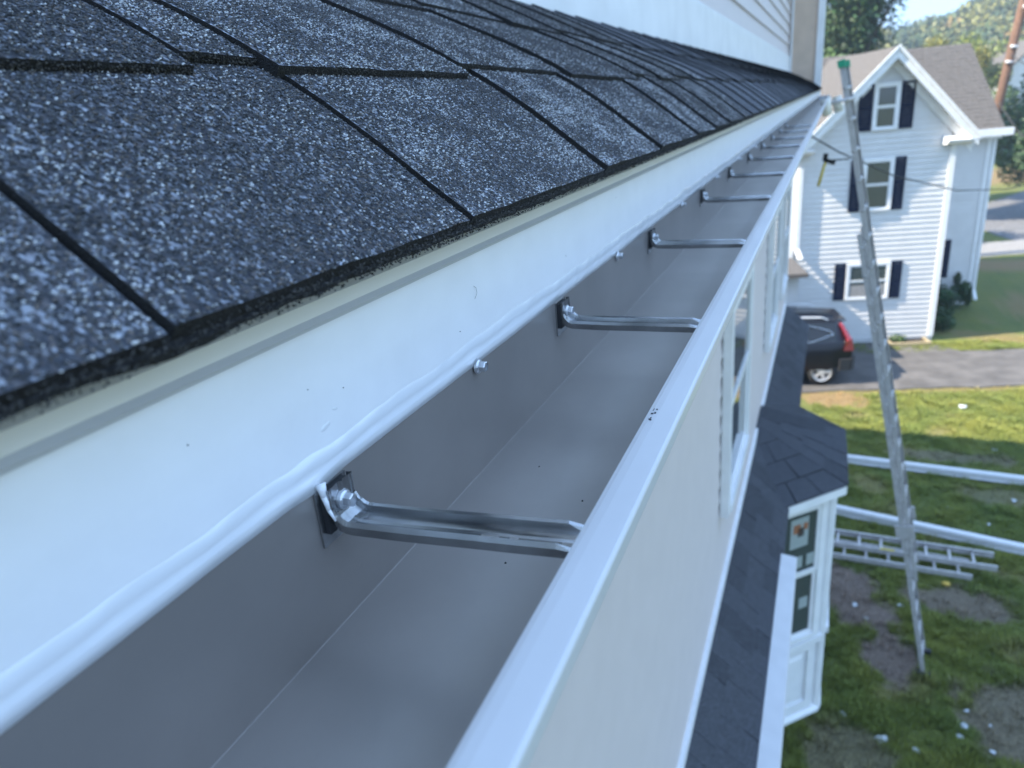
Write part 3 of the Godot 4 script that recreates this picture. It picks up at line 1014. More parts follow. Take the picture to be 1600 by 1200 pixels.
func hanger(g: Node, z: float, fine: bool) -> void:
	var w := 0.0074           # half width
	var skew := -0.09 if z > -0.3 and z < 0.0 else 0.0
	var fy := H - 0.1425      # floor of the channel
	# centre line of the strap: down the back plate, round the bend, across to the lip
	var line := [Vector2(XB + 0.0052, YT - 0.0015), Vector2(XB + 0.0047, YT - 0.012)]
	for k in 7:
		var an := PI + PI / 2 * k / 6.0
		line.append(Vector2(XB + 0.0047 + 0.0080 + 0.0080 * cos(an), fy + 0.0080 + 0.0080 * sin(an)))
	line.append_array([Vector2(-0.135, fy - 0.0003), Vector2(-0.1085, fy), Vector2(-0.1015, fy), Vector2(-0.0975, fy), Vector2(-0.0942, fy), Vector2(-0.078, fy + 0.0002), Vector2(-0.072, fy + 0.0002), Vector2(-0.0660, fy + 0.0004), Vector2(-0.0635, fy + 0.0035)])
	var st := new_st()
	var n := line.size()
	for i in n - 1:
		var a: Vector2 = line[i]
		var b: Vector2 = line[i + 1]
		var da: Vector2 = (line[min(i + 1, n - 1)] - line[max(i - 1, 0)]).normalized()
		var db: Vector2 = (line[min(i + 2, n - 1)] - line[i]).normalized()
		var na := Vector2(-da.y, da.x)
		var nb := Vector2(-db.y, db.x)
		var rim0 := 0.0040 if i > 3 else (0.0005 + 0.0008 * i)
		var rim1 := 0.0040 if i + 1 > 3 else (0.0005 + 0.0008 * (i + 1))
		if i >= n - 4: rim1 = 0.0026
		if i >= n - 3: rim0 = 0.0026
		var pt := func(p: Vector2, nn: Vector2, up: float, zz: float) -> Vector3: return Vector3(p.x + nn.x * up, p.y + nn.y * up, z + zz + (p.x - XB) * skew)
		# section: down-turned edge, rim, floor with a raised bead, rim
		var sec0 := [[-w, -0.002], [-w - 0.0008, rim0 * 0.5], [-w, rim0], [-w + 0.0009, rim0 * 0.8], [-w + 0.0017, 0.0004], [-0.0020, 0.0], [-0.0012, 0.0008], [0.0, 0.0008], [0.0008, 0.0], [w - 0.0017, 0.0004], [w - 0.0009, rim0 * 0.8], [w, rim0], [w + 0.0008, rim0 * 0.5], [w, -0.002]]
		var sec1 := [[-w, -0.002], [-w - 0.0008, rim1 * 0.5], [-w, rim1], [-w + 0.0009, rim1 * 0.8], [-w + 0.0017, 0.0004], [-0.0020, 0.0], [-0.0012, 0.0008], [0.0, 0.0008], [0.0008, 0.0], [w - 0.0017, 0.0004], [w - 0.0009, rim1 * 0.8], [w, rim1], [w + 0.0008, rim1 * 0.5], [w, -0.002]]
		for k in sec0.size() - 1:
			# punched slots in the floor on the near side
			if fine and k == 8 and (i == 12 or i == 14): continue
			if fine and k == 8 and i == 10: continue
			quad(st, pt.call(a, na, sec0[k][1], sec0[k][0]), pt.call(b, nb, sec1[k][1], sec1[k][0]), pt.call(b, nb, sec1[k + 1][1], sec1[k + 1][0]), pt.call(a, na, sec0[k + 1][1], sec0[k + 1][0]))
	var o := obj("hanger", st, M.hanger_metal, g)
	st = new_st()
	box(st, Vector3(XB + 0.0010, fy - 0.007, z - 0.0090), Vector3(XB + 0.0020, YT - 0.0016, z + 0.0105))
	obj("back_plate", st, M.hanger_metal, o)
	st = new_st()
	box(st, Vector3(XB + 0.0020, fy - 0.002, z - 0.0074), Vector3(XB + 0.0040, YT - 0.003, z + 0.0080))  # dark gasket strip standing in for the shadow gap behind the strap
	obj("shadow_gap_strip", st, M.dark_slot, o)
	var s := place("screw", screw_mesh(), M.screw_metal, o)
	s.position = Vector3(XB + 0.0056, YT - 0.0095, z - 0.001)
	s.rotation.x = 0.3 + z * 5.0
	s.scale = Vector3(0.85, 0.74, 0.74)

# ---------------------------------------------------------------- things in the yard
func ladder_section(parent: Node, a: Vector3, b: Vector3, half: float, depth: float, across: Vector3) -> void:
	var d := (b - a).normalized()
	for s in [-1, 1]:
		var st := new_st()
		var o: Vector3 = across * (half * s)
		var out := d.cross(across).normalized()
		beam(st, a + o, b + o, out, depth, 0.006)
		for e in [-1, 1]:
			beam(st, a + o - across * (s * 0.015) + out * (e * (depth / 2 - 0.003)), b + o - across * (s * 0.015) + out * (e * (depth / 2 - 0.003)), across, 0.027, 0.005)
		obj("rail", st, M.ladder_metal, parent)
	var n := int((b - a).length() / 0.305)
	for i in n:
		var c := a + d * (0.16 + 0.305 * i)
		var st := new_st(true)
		tube(st, c - across * half, c + across * half, 0.021, 0.021, 8)
		for e in [-1, 1]:
			tube(st, c + across * (half * e), c + across * ((half + 0.007) * e), 0.022, 0.018, 8)
		obj("rung", st, M.ladder_metal, parent)

func build_ladders() -> void:
	var z := -8.44
	var t := thing("extension_ladder", "aluminium extension ladder leaning from the lawn up to the far gutter", "ladder", Vector3(1.5, 0, z + 0.1), deg_to_rad(-6.5))
	var foot := Vector3(0, 0.04, 0)
	var dir := Vector3(-1.5, 7.14, 0).normalized()
	var out := Vector3(dir.y, -dir.x, 0)
	ladder_section(t, foot - out * 0.022, foot - out * 0.022 + dir * 5.5, 0.22, 0.050, Vector3(0, 0, 1))
	ladder_section(t, foot + out * 0.038 + dir * 1.30, foot + out * 0.038 + dir * 7.17, 0.20, 0.050, Vector3(0, 0, 1))
	for s in [-1, 1]:
		var st := new_st()
		beam(st, foot + out * 0.038 + dir * 7.15 + Vector3(0, 0, 0.2 * s), foot + out * 0.038 + dir * 7.22 + Vector3(0, 0, 0.2 * s), out, 0.072, 0.04)
		obj("end_cap", st, M.ladder_cap, t)
		st = new_st()
		box(st, Vector3(-0.09, 0.0, 0.22 * s - 0.03), Vector3(0.06, 0.05, 0.22 * s + 0.03))
		obj("foot", st, M.black_rubber, t)
		st = new_st()
		beam(st, foot + dir * 1.9 + Vector3(0, 0, 0.23 * s), foot + dir * 2.06 + Vector3(0, 0, 0.23 * s), out, 0.19, 0.03)
		obj("guide_bracket", st, M.ladder_metal, t)
	# stand-off arm resting at the gutter
	var arm := foot + dir * 6.85
	var st2 := new_st(true)
	tube(st2, arm + Vector3(0.05, 0.0, -0.45), arm + Vector3(0.05, 0.0, 0.45), 0.018, 0.018)
	for s in [-1, 1]:
		tube(st2, arm + Vector3(0.05, 0.0, 0.45 * s), arm + Vector3(-0.12, -0.02, 0.45 * s), 0.018, 0.018)
	obj("standoff_bar", st2, M.ladder_metal, t)
	for s in [-1, 1]:
		st2 = new_st(true)
		tube(st2, arm + Vector3(-0.10, -0.13, 0.45 * s), arm + Vector3(-0.13, 0.03, 0.45 * s), 0.045, 0.05, 12)
		obj("standoff_pad", st2, M.cream_plastic, t)
	# tool hanging from a rung
	var h := thing("hammer", "yellow-handled hammer hanging head up from the leaning ladder", "hammer", Vector3(0.02, 6.20, -8.2))
	var st := new_st(true)
	tube(st, Vector3(-0.06, -0.03, 0), Vector3(-0.115, -0.27, 0), 0.014, 0.016)
	obj("handle", st, M.yellow_paint, h)
	st = new_st()
	beam(st, Vector3(-0.075, -0.01, 0), Vector3(0.03, -0.05, 0), Vector3.UP, 0.04, 0.03)
	beam(st, Vector3(0.0, -0.02, 0), Vector3(0.16, -0.02, -0.02), Vector3.UP, 0.012, 0.012)
	beam(st, Vector3(-0.07, -0.02, 0), Vector3(-0.06, 0.05, 0), Vector3.RIGHT, 0.045, 0.03)
	obj("head", st, M.dark_cloth, h)
	# ladder lying on the grass, two sections folded together
	var l := thing("folded_ladder", "aluminium extension ladder lying flat on the grass, its two sections closed together", "ladder", Vector3(2.5, 0.03, -10.58), deg_to_rad(-2.0))
	ladder_section(l, Vector3(-4.2, 0.05, 0.10), Vector3(-0.22, 0.05, 0.10), 0.21, 0.085, Vector3(0, 0, 1))
	ladder_section(l, Vector3(-4.0, 0.145, -0.06), Vector3(0.10, 0.145, -0.06), 0.19, 0.085, Vector3(0, 0, 1))
	st = new_st()
	box(st, Vector3(-1.42, 0.19, 0.12), Vector3(-1.22, 0.196, 0.15))
	obj("warning_label", st, M.yellow_paint, l)

func build_gutter_lengths() -> void:
	for q in [[Vector3(0.2, 0.02, -13.80), Vector3(5.2, 0.02, -13.42), "length of white gutter lying on the grass, farther from the folded ladder"], [Vector3(0.0, 0.02, -11.86), Vector3(4.8, 0.02, -10.90), "length of white gutter lying on the grass just behind the folded ladder"]]:
		var a: Vector3 = q[0]
		var b: Vector3 = q[1]
		var t := thing("gutter_length", q[2], "gutter", a, 0.0, "new gutter lengths on the lawn")
		t.rotation.y = atan2(-(b.z - a.z), b.x - a.x)
		var L := (b - a).length()
		# lies upside down: bottom up
		var prof := [Vector2(-0.080, 0.0), Vector2(-0.066, 0.09), Vector2(-0.055, 0.125), Vector2(0.055, 0.13), Vector2(0.070, 0.09), Vector2(0.064, 0.045), Vector2(0.082, 0.0), Vector2(0.080, 0.0), Vector2(0.062, 0.045), Vector2(0.068, 0.089), Vector2(0.054, 0.128), Vector2(-0.054, 0.123), Vector2(-0.064, 0.09), Vector2(-0.078, 0.0)]
		var st := new_st()
		extrude_z(st, prof, 0.0, -L)
		var o := obj("trough", st, M.white_metal, t)
		o.rotation.y = -PI / 2
		st = new_st()
		extrude_z(st, [Vector2(-0.084, -0.004), Vector2(-0.076, 0.008), Vector2(-0.080, 0.008), Vector2(-0.090, 0.0)], 0.0, -L)
		var o2 := obj("rolled_edge", st, M.white_metal, t)
		o2.rotation.y = -PI / 2

func build_litter() -> void:
	rng.seed = 12
	var list := [[1.74, -7.25, 0.11, "crumpled white plastic scrap beside the bare earth"], [1.86, -7.67, 0.06, "white paper scrap with a folded corner on worn grass"], [2.02, -7.12, 0.08, "round white plastic scrap lying on bare soil"], [2.07, -7.50, 0.07, "flat pale blue scrap on the worn lawn edge"],
		[1.29, -9.45, 0.09, "pale plastic wrapper caught in grass by the ladder foot"], [1.28, -6.9, 0.09, "torn white scrap standing in dark grass"], [1.80, -7.42, 0.10, "long white strip of trim waste on the soil"], [0.72, -9.3, 0.10, "grey-white flashing scrap on the bare path"], [0.86, -9.05, 0.08, "small bent white offcut on the bare path"],
		[2.75, -12.0, 0.07, "small white scrap between the gutter lengths"], [2.25, -12.4, 0.12, "clear plastic strip between the two gutter lengths"], [3.3, -14.9, 0.13, "white paper scrap lying where shade meets sunlit lawn"], [3.25, -12.9, 0.12, "pale plastic bag scrap behind the nearer gutter length"], [2.9, -10.1, 0.06, "white chip beyond the folded ladder's end"], [3.05, -17.0, 0.22, "clear plastic sheet crumpled on the sunny lawn"], [0.55, -7.2, 0.12, "white offcut lying in the shade under the bay window"], [0.95, -6.95, 0.14, "pale sheet offcut in deep shade beside the house"]]
	for q in list:
		var st := new_st()
		var r: float = q[2] * 0.5
		var n := 6
		var ring := []
		for i in n:
			var a := TAU * i / n + rng.randf() * 0.5
			ring.append(Vector3(cos(a) * r * rng.randf_range(0.6, 1.3), rng.randf_range(0.0, 0.35) * r, sin(a) * r * rng.randf_range(0.4, 0.9)))
		var top := Vector3(0, r * 0.45, 0)
		for i in n:
			tri(st, top, ring[i], ring[(i + 1) % n])
			tri(st, top - Vector3(0, 0.006, 0), ring[(i + 1) % n] - Vector3(0, 0.006, 0), ring[i] - Vector3(0, 0.006, 0))
			quad(st, ring[i], ring[i] - Vector3(0, 0.006, 0), ring[(i + 1) % n] - Vector3(0, 0.006, 0), ring[(i + 1) % n])
		var o := obj("plastic_scrap", st, M.plastic_scrap)
		o.position = Vector3(q[0], 0.0, q[1])
		o.rotation.y = rng.randf() * TAU
		tag(o, q[3], "litter", "building scraps on the lawn")
	var st := new_st()
	blob_mesh(st, Vector3.ZERO, Vector3(0.06, 0.03, 0.045))
	var y := obj("leaf_debris", st, M.dry_leaf)  # a clump of yellow leaf debris
	y.position = Vector3(1.93, 0.02, -10.12)
	tag(y, "yellow lump on bare earth below the folded ladder", "litter")

func build_grass() -> void:
	var st := new_st()
	for k in 5:
		var a := TAU * k / 5.0
		var d := Vector3(cos(a), 0, sin(a))
		var s := Vector3(-d.z, 0, d.x) * 0.006
		tri(st, d * 0.012 - s, d * 0.012 + s, d * 0.05 + Vector3(0, 0.06 + 0.012 * (k % 3), 0))
	st.generate_normals()
	var buf := PackedFloat32Array()
	var r := RandomNumberGenerator.new()
	r.seed = 3
	var count := 0
	for i in 60000:
		var z := -6.0 - 16.5 * pow(r.randf(), 1.25)
		var x := r.randf_range(0.0, 1.4 - z * 0.20)
		var l := NF.affine_inverse() * Vector3(x, 0, z)
		if l.z < 3.65 and l.z > 1.0: continue
		if l.z <= 0.1: continue
		var c := ground_color(x, z)
		if c.r > c.g * 1.02 and r.randf() < 0.88: continue
		var k := r.randf_range(0.7, 1.35)
		var sc := r.randf_range(0.6, 1.25) * (1.0 + gn1.get_noise_2d(x * 2.0, z * 2.0))
		var q := Basis(Vector3.UP, r.randf() * TAU).scaled(Vector3(sc, sc * 0.9, sc))
		buf.append_array([q.x.x, q.y.x, q.z.x, x, q.x.y, q.y.y, q.z.y, -0.015, q.x.z, q.y.z, q.z.z, z, c.r * k, c.g * k, c.b * k, 1.0])
		count += 1
	var mm := MultiMesh.new()
	mm.transform_format = MultiMesh.TRANSFORM_3D
	mm.use_colors = true
	mm.mesh = st.commit()
	mm.instance_count = count
	mm.buffer = buf
	var o := MultiMeshInstance3D.new()
	o.name = "grass"
	o.multimesh = mm
	o.material_override = M.grass_blade
	o.set_meta("kind", "stuff")
	o.set_meta("label", "short uneven grass of the side yard")
	o.set_meta("category", "grass")
	add_child(o)

# ---------------------------------------------------------------- neighbour's house
func nb_siding(st: SurfaceTool, u0: float, u1: float, v0: float, v1: float, n: float, left_edge: Callable, right_edge: Callable) -> void:
	var e := 0.138
	var k := 0
	while v0 + e * k < v1 - 0.01:
		var a := v0 + e * k
		var b := minf(a + e, v1)
		var la: float = maxf(u0, left_edge.call(a)); var lb: float = maxf(u0, left_edge.call(b))
		var ra: float = minf(u1, right_edge.call(a)); var rb: float = minf(u1, right_edge.call(b))
		if ra <= la: break
		if rb < lb: lb = (lb + rb) / 2; rb = lb
		quad(st, Vector3(la, a, n + 0.020), Vector3(ra, a, n + 0.020), Vector3(rb, b, n + 0.001), Vector3(lb, b, n + 0.001))
		quad(st, Vector3(la, a, n), Vector3(ra, a, n), Vector3(ra, a, n + 0.020), Vector3(la, a, n + 0.020))
		k += 1

func nb_window(p: Node, u: float, v: float, w: float, h: float, n: float, sw: float) -> void:
	sash(p, Transform3D(Basis(), Vector3(u, v, n + 0.021)), w, h)
	for s in [-1, 1]:
		var st := new_st()
		var c: float = u + s * (w / 2 + sw / 2 + 0.02)
		box(st, Vector3(c - sw / 2, v, n + 0.022), Vector3(c - sw / 2 + 0.05, v + h, n + 0.05))
		box(st, Vector3(c + sw / 2 - 0.05, v, n + 0.022), Vector3(c + sw / 2, v + h, n + 0.05))
		for y in [v, v + h * 0.5 - 0.03, v + h - 0.06]:
			box(st, Vector3(c - sw / 2 + 0.05, y, n + 0.022), Vector3(c + sw / 2 - 0.05, y + 0.06, n + 0.049))
		var k := int(h / 0.07)
		for i in k:
			var y := v + 0.06 + (h - 0.12) * i / k
			beam(st, Vector3(c - sw / 2 + 0.05, y + 0.02, n + 0.034), Vector3(c + sw / 2 - 0.05, y + 0.02, n + 0.034), Vector3(0, 1, -0.5), 0.06, 0.006)
		obj("shutter", st, M.shutter_paint, p)

func build_neighbour() -> void:
	var t := thing("gabled_house", "white clapboard house with front gable, dark shutters and brown shingle roof", "house")
	t.transform = NF
	var none_l := func(_v: float) -> float: return -1e9
	var none_r := func(_v: float) -> float: return 1e9
	var ap := Vector2(-1.70, 7.45)                # wall apex
	var el := -3.95
	var er := 0.0
	var vr := 5.32
	var slope := (ap.y - vr) / (er - ap.x)
	var st := new_st()
	# body of the front gable
	for q in [[Vector3(el, 0, 0), Vector3(er, 0, 0), Vector3(er, vr, 0), Vector3(el, vr - 0.3, 0)], [Vector3(er, 0, 0), Vector3(er, 0, -8), Vector3(er, vr, -8), Vector3(er, vr, 0)], [Vector3(el, 0, 0), Vector3(el, 0, -8), Vector3(el, vr - 0.3, -8), Vector3(el, vr - 0.3, 0)]]:
		quad(st, q[0], q[1], q[2], q[3])
	tri(st, Vector3(el, vr - 0.3, 0), Vector3(er, vr, 0), Vector3(ap.x, ap.y, 0))
	obj("wall", st, M.white_siding, t)
	st = new_st()
	nb_siding(st, el, er, 0.12, 7.4, 0.0, func(v: float) -> float: return -1e9 if v < vr - 0.3 else lerpf(el, ap.x, (v - vr + 0.3) / (ap.y - vr + 0.3)), func(v: float) -> float: return 1e9 if v < vr else er - (v - vr) / slope)
	var sd := obj("siding", st, M.white_siding, t)
	sd.set_meta("kind", "stuff")
	# main body set back on the right
	var mb := -3.4
	st = new_st()
	box(st, Vector3(-6.0, 0.0, -8.6), Vector3(2.38, 5.25, mb))
	tri(st, Vector3(2.38, 5.25, mb), Vector3(2.38, 5.25, -8.6), Vector3(2.38, 7.5, -6.0))
	obj("wall", st, M.white_siding, t)
	st = new_st()
	nb_siding(st, 0.0, 2.38, 0.25, 5.2, mb, none_l, none_r)
	var sd2 := obj("siding", st, M.white_siding, t)
	sd2.set_meta("kind", "stuff")
	# foundation
	st = new_st()
	box(st, Vector3(el + 0.03, -0.15, -0.3), Vector3(er - 0.03, 0.12, -0.012))
	obj("foundation", st, M.concrete, t)
	# corner boards
	for q in [[Vector3(er - 0.13, 0.12, 0.0), Vector3(er + 0.012, vr - 0.02, 0.034)], [Vector3(er - 0.001, 0.12, -0.13), Vector3(er + 0.013, vr, 0.0)], [Vector3(2.26, 0.25, mb), Vector3(2.392, 5.2, mb + 0.034)], [Vector3(el - 0.01, 2.5, 0.0), Vector3(el + 0.12, vr - 0.35, 0.034)]]:
		st = new_st()
		box(st, q[0], q[1])
		obj("corner_board", st, M.white_trim, t)
	# roof: gable planes with an overhang, main roof behind
	var oh := 0.34
	var apx := Vector3(ap.x, ap.y + 0.17, 0)
	var rr := Vector3(0.36, 0, 0); rr.y = apx.y - (rr.x - apx.x) * 1.06
	var rl := Vector3(-3.98, 0, 0); rl.y = apx.y - (apx.x - rl.x) * 1.0
	for side in [rr, rl]:
		st = new_st()
		var a := apx + Vector3(0, 0, oh); var b: Vector3 = side + Vector3(0, 0, oh)
		var c: Vector3 = side + Vector3(0, 0, -7.0); var d := apx + Vector3(0, 0, -7.0)
		hexa(st, [a - Vector3(0, 0.14, 0), b - Vector3(0, 0.14, 0), c - Vector3(0, 0.14, 0), d - Vector3(0, 0.14, 0), a, b, c, d])
		obj("gable_roof", st, M.brown_roof, t)
		# rake board, its crown and the white soffit
		st = new_st()
		var f := Vector3(0, 0, 0.03)
		hexa(st, [a + Vector3(0, -0.26, 0.002), b + Vector3(0, -0.26, 0.002), b + Vector3(0, 0.0, 0.002), a + Vector3(0, 0.0, 0.002), a + Vector3(0, -0.26, 0) + f, b + Vector3(0, -0.26, 0) + f, b + Vector3(0, 0.0, 0) + f, a + f])
		obj("rake_board", st, M.white_trim, t)
		st = new_st()
		hexa(st, [a + Vector3(0, -0.06, 0.032), b + Vector3(0, -0.06, 0.032), b + Vector3(0, 0.03, 0.032), a + Vector3(0, 0.03, 0.032), a + Vector3(0, -0.06, 0.075), b + Vector3(0, -0.06, 0.075), b + Vector3(0, 0.03, 0.085), a + Vector3(0, 0.03, 0.085)])
		obj("crown_moulding", st, M.white_trim, t)
		st = new_st()
		var w0 := Vector3(0, 0, -oh + 0.03)
		hexa(st, [a + Vector3(0, -0.20, 0), b + Vector3(0, -0.20, 0), b + Vector3(0, -0.20, 0) + w0, a + Vector3(0, -0.20, 0) + w0, a + Vector3(0, -0.145, 0), b + Vector3(0, -0.145, 0), b + Vector3(0, -0.145, 0) + w0, a + Vector3(0, -0.145, 0) + w0])
		obj("soffit", st, M.white_trim, t)
		st = new_st()
		hexa(st, [a + Vector3(0, -0.44, -oh + 0.022), b + Vector3(0, -0.44, -oh + 0.022), b + Vector3(0, -0.2, -oh + 0.022), a + Vector3(0, -0.2, -oh + 0.022), a + Vector3(0, -0.44, -oh + 0.045), b + Vector3(0, -0.44, -oh + 0.045), b + Vector3(0, -0.2, -oh + 0.045), a + Vector3(0, -0.2, -oh + 0.045)])
		obj("frieze_board", st, M.white_trim, t)
	# courses on the gable's and the main roof's slopes
	var mr := Vector3(0, 7.72, -6.0)
	var me := Vector3(0, 5.30, mb + 0.3)
	st = new_st()
	hexa(st, [Vector3(-6.2, me.y - 0.12, me.z), Vector3(2.55, me.y - 0.12, me.z), Vector3(2.55, mr.y - 0.12, mr.z), Vector3(-6.2, mr.y - 0.12, mr.z), Vector3(-6.2, me.y, me.z), Vector3(2.55, me.y, me.z), Vector3(2.55, mr.y, mr.z), Vector3(-6.2, mr.y, mr.z)])
	hexa(st, [Vector3(-6.2, me.y - 0.12, -8.9), Vector3(2.55, me.y - 0.12, -8.9), Vector3(2.55, mr.y - 0.12, mr.z), Vector3(-6.2, mr.y - 0.12, mr.z), Vector3(-6.2, me.y, -8.9), Vector3(2.55, me.y, -8.9), Vector3(2.55, mr.y, mr.z), Vector3(-6.2, mr.y, mr.z)])
	obj("main_roof", st, M.brown_roof, t)
	var nrm := Vector3(0, 2.3, 2.42).normalized()
	st = new_st()
	for k in 22:
		var a := me.lerp(mr, k / 22.0)
		var b := me.lerp(mr, (k + 1) / 22.0)
		var u := -6.2
		var i := 0
		while u < 2.5:
			var u2 := minf(u + 0.16 + 0.09 * fmod(float(i * 37 + k * 53), 17.0) / 17.0, 2.55)
			var h0 := 0.012 + 0.010 * fmod(float(i * 29 + k * 31), 11.0) / 11.0
			hexa(st, [Vector3(u, a.y, a.z) + nrm * 0.002, Vector3(u2 - 0.006, a.y, a.z) + nrm * 0.002, Vector3(u2 - 0.006, b.y, b.z) + nrm * 0.002, Vector3(u, b.y, b.z) + nrm * 0.002,
				Vector3(u, a.y, a.z) + nrm * h0, Vector3(u2 - 0.006, a.y, a.z) + nrm * h0, Vector3(u2 - 0.006, b.y, b.z) + nrm * 0.006, Vector3(u, b.y, b.z) + nrm * 0.006])
			u = u2
			i += 1
	var sh := obj("shingles", st, M.brown_roof, t)
	sh.set_meta("kind", "stuff")
	# eave of the main body: fascia, cornice returns
	for q in [[Vector3(0.3, 5.10, mb + 0.28), Vector3(2.75, 5.30, mb + 0.40)], [Vector3(0.012, 5.02, mb), Vector3(2.5, 5.11, mb + 0.28)]]:
		st = new_st()
		box(st, q[0], q[1])
		obj("cornice", st, M.white_trim, t)
	for q in [[-0.34, 0.38], [-4.0, -3.5]]:
		st = new_st()
		extrude_z(st, [Vector2(0.0, 5.22), Vector2(0.28, 5.25), Vector2(0.35, 5.31), Vector2(0.36, 5.35), Vector2(0.0, 5.43)], q[0], q[1])
		var o := obj("cornice_return", st, M.white_trim, t)
		o.transform = Transform3D(Basis(Vector3(0, 0, 1), Vector3.UP, Vector3(1, 0, 0)), Vector3(0, 0, 0.02))
	st = new_st()
	box(st, Vector3(0.02, 5.17, -3.0), Vector3(0.42, 5.40, 0.02))
	obj("eave_box", st, M.white_trim, t)
	# windows with shutters
	nb_window(t, -1.77, 5.70, 0.62, 1.12, 0.0, 0.33)
	nb_window(t, -1.82, 3.68, 0.76, 1.34, 0.0, 0.27)
	nb_window(t, -1.84, 1.28, 1.12, 1.02, 0.0, 0.28)
	st = new_st()
	box(st, Vector3(1.36, 0.92, mb + 0.022), Vector3(1.62, 2.10, mb + 0.05))
	obj("shutter", st, M.shutter_paint, t)
	# curtains seen behind the panes would sit inside: pale blind in the lowest window
	st = new_st()
	for k in 6:
		box(st, Vector3(-2.28, 1.36 + 0.055 * k, 0.0555), Vector3(-1.40, 1.405 + 0.055 * k, 0.058))
	obj("blind", st, M.curtain, t)
	# downspout on the left corner with its kick
	st = new_st()
	box(st, Vector3(el + 0.14, 2.75, 0.035), Vector3(el + 0.26, vr - 0.4, 0.115))
	beam(st, Vector3(el + 0.20, 2.78, 0.075), Vector3(el + 0.29, 2.52, 0.20), Vector3.RIGHT, 0.12, 0.08)
	obj("downspout", st, M.white_trim, t)
	st = new_st()
	box(st, Vector3(2.40, 0.45, mb - 0.02), Vector3(2.49, 5.0, mb + 0.07))
	beam(st, Vector3(2.445, 0.5, mb + 0.02), Vector3(2.45, 0.2, mb + 0.25), Vector3.RIGHT, 0.09, 0.07)
	obj("downspout", st, M.white_trim, t)
	# side porch beyond the left corner
	st = new_st()
	box(st, Vector3(-7.5, 0.0, -3.0), Vector3(el - 0.06, 2.42, 1.6))
	obj("porch_wall", st, M.white_siding, t)
	st = new_st()
	hexa(st, [Vector3(-7.7, 2.42, -3.0), Vector3(el + 0.1, 2.42, -3.0), Vector3(el + 0.1, 2.42, 1.9), Vector3(-7.7, 2.42, 1.9), Vector3(-7.7, 2.6, -3.0), Vector3(el + 0.1, 2.6, -3.0), Vector3(el + 0.1, 2.52, 1.9), Vector3(-7.7, 2.52, 1.9)])
	obj("porch_roof", st, M.brown_roof, t)
	# little timber edging and planter by the wall
	var pk := thing("timber_edging", "low raw timber planter box set against the white house foundation", "planter")
	pk.transform = NF
	for q in [[Vector3(-1.25, 0.0, 0.42), Vector3(-0.18, 0.10, 0.50)], [Vector3(-0.26, 0.0, 0.03), Vector3(-0.18, 0.10, 0.42)], [Vector3(-1.25, 0.0, 0.03), Vector3(-1.17, 0.10, 0.42)]]:
		st = new_st()
		box(st, q[0], q[1])
		obj("plank", st, M.raw_wood, pk)
	st = new_st()
	box(st, Vector3(-1.17, 0.0, 0.03), Vector3(-0.26, 0.07, 0.42))
	obj("soil", st, M.bark, pk)
	leaves("plants", pk, Vector3(-0.95, 0.14, 0.2), Vector3(0.25, 0.12, 0.14), 160, 0.05, "leaf_green", 4, 1)

# ---------------------------------------------------------------- plants
func leaves(called: String, parent: Node, c: Vector3, r: Vector3, n: int, size: float, mat: String, seed_: int, lobes: int) -> MeshInstance3D:
	var g := RandomNumberGenerator.new()
	g.seed = seed_
	var st := new_st()
	var tone: Color = M[mat].get_meta("tone")
	var lob := []
	for i in lobes:
		var d := Vector3(g.randfn(), g.randfn() * 0.9, g.randfn()).normalized() * g.randf_range(0.25, 0.72)
		lob.append([d * r, r * g.randf_range(0.28, 0.5), g.randf_range(0.75, 1.3), g.randf_range(-0.25, 0.25)])
	if lobes == 1: lob = [[Vector3.ZERO, r, 1.0, 0.0]]
	for i in n:
		var L: Array = lob[g.randi() % lob.size()]
		var d := Vector3(g.randfn(), g.randfn(), g.randfn()).normalized() * pow(g.randf(), 0.45)
		var p: Vector3 = c + L[0] + d * L[1]
		var a := Vector3(g.randfn(), g.randfn() * 0.5, g.randfn()).normalized()
		var b := a.cross(Vector3(g.randfn(), g.randfn(), g.randfn())).normalized()
		var s := size * g.randf_range(0.6, 1.35)
		var k: float = L[2] * g.randf_range(0.65, 1.4)
		var hue: float = L[3] + g.randf_range(-0.12, 0.12)
		st.set_color(Color(tone.r * k * (1.0 + hue), tone.g * k, tone.b * k))
		tri(st, p - a * s * 0.9, p + b * s * 0.45, p + a * s)
		tri(st, p - a * s * 0.9, p + a * s, p - b * s * 0.45)
	return obj(called, st, M[mat], parent)

func tree(label: String, at: Vector3, h: float, r: Vector3, n: int, size: float, mat: String, seed_: int, lobes: int, group := "trees beyond the white house") -> void:
	var t := thing("tree", label, "tree", at, 0.0, group)
	var g := RandomNumberGenerator.new()
	g.seed = seed_ + 500
	var st := new_st(true)
	var top := Vector3(g.randf_range(-0.3, 0.3), h - r.y * 0.6, g.randf_range(-0.3, 0.3))
	var base := maxf(0.12, h * 0.022)
	tube(st, Vector3(0, -0.3, 0), top * 0.5, base, base * 0.7)
	tube(st, top * 0.5, top, base * 0.7, base * 0.3)
	for i in 7:
		var s := top * g.randf_range(0.45, 0.9)
		var e := Vector3(0, h - r.y, 0) + Vector3(g.randfn(), g.randfn() * 0.7, g.randfn()).normalized() * r * 0.75
		tube(st, s, e, base * 0.35, base * 0.1, 6)
	obj("trunk", st, M.bark, t)
	leaves("crown", t, Vector3(0, h - r.y, 0), r, n, size, mat, seed_, lobes)

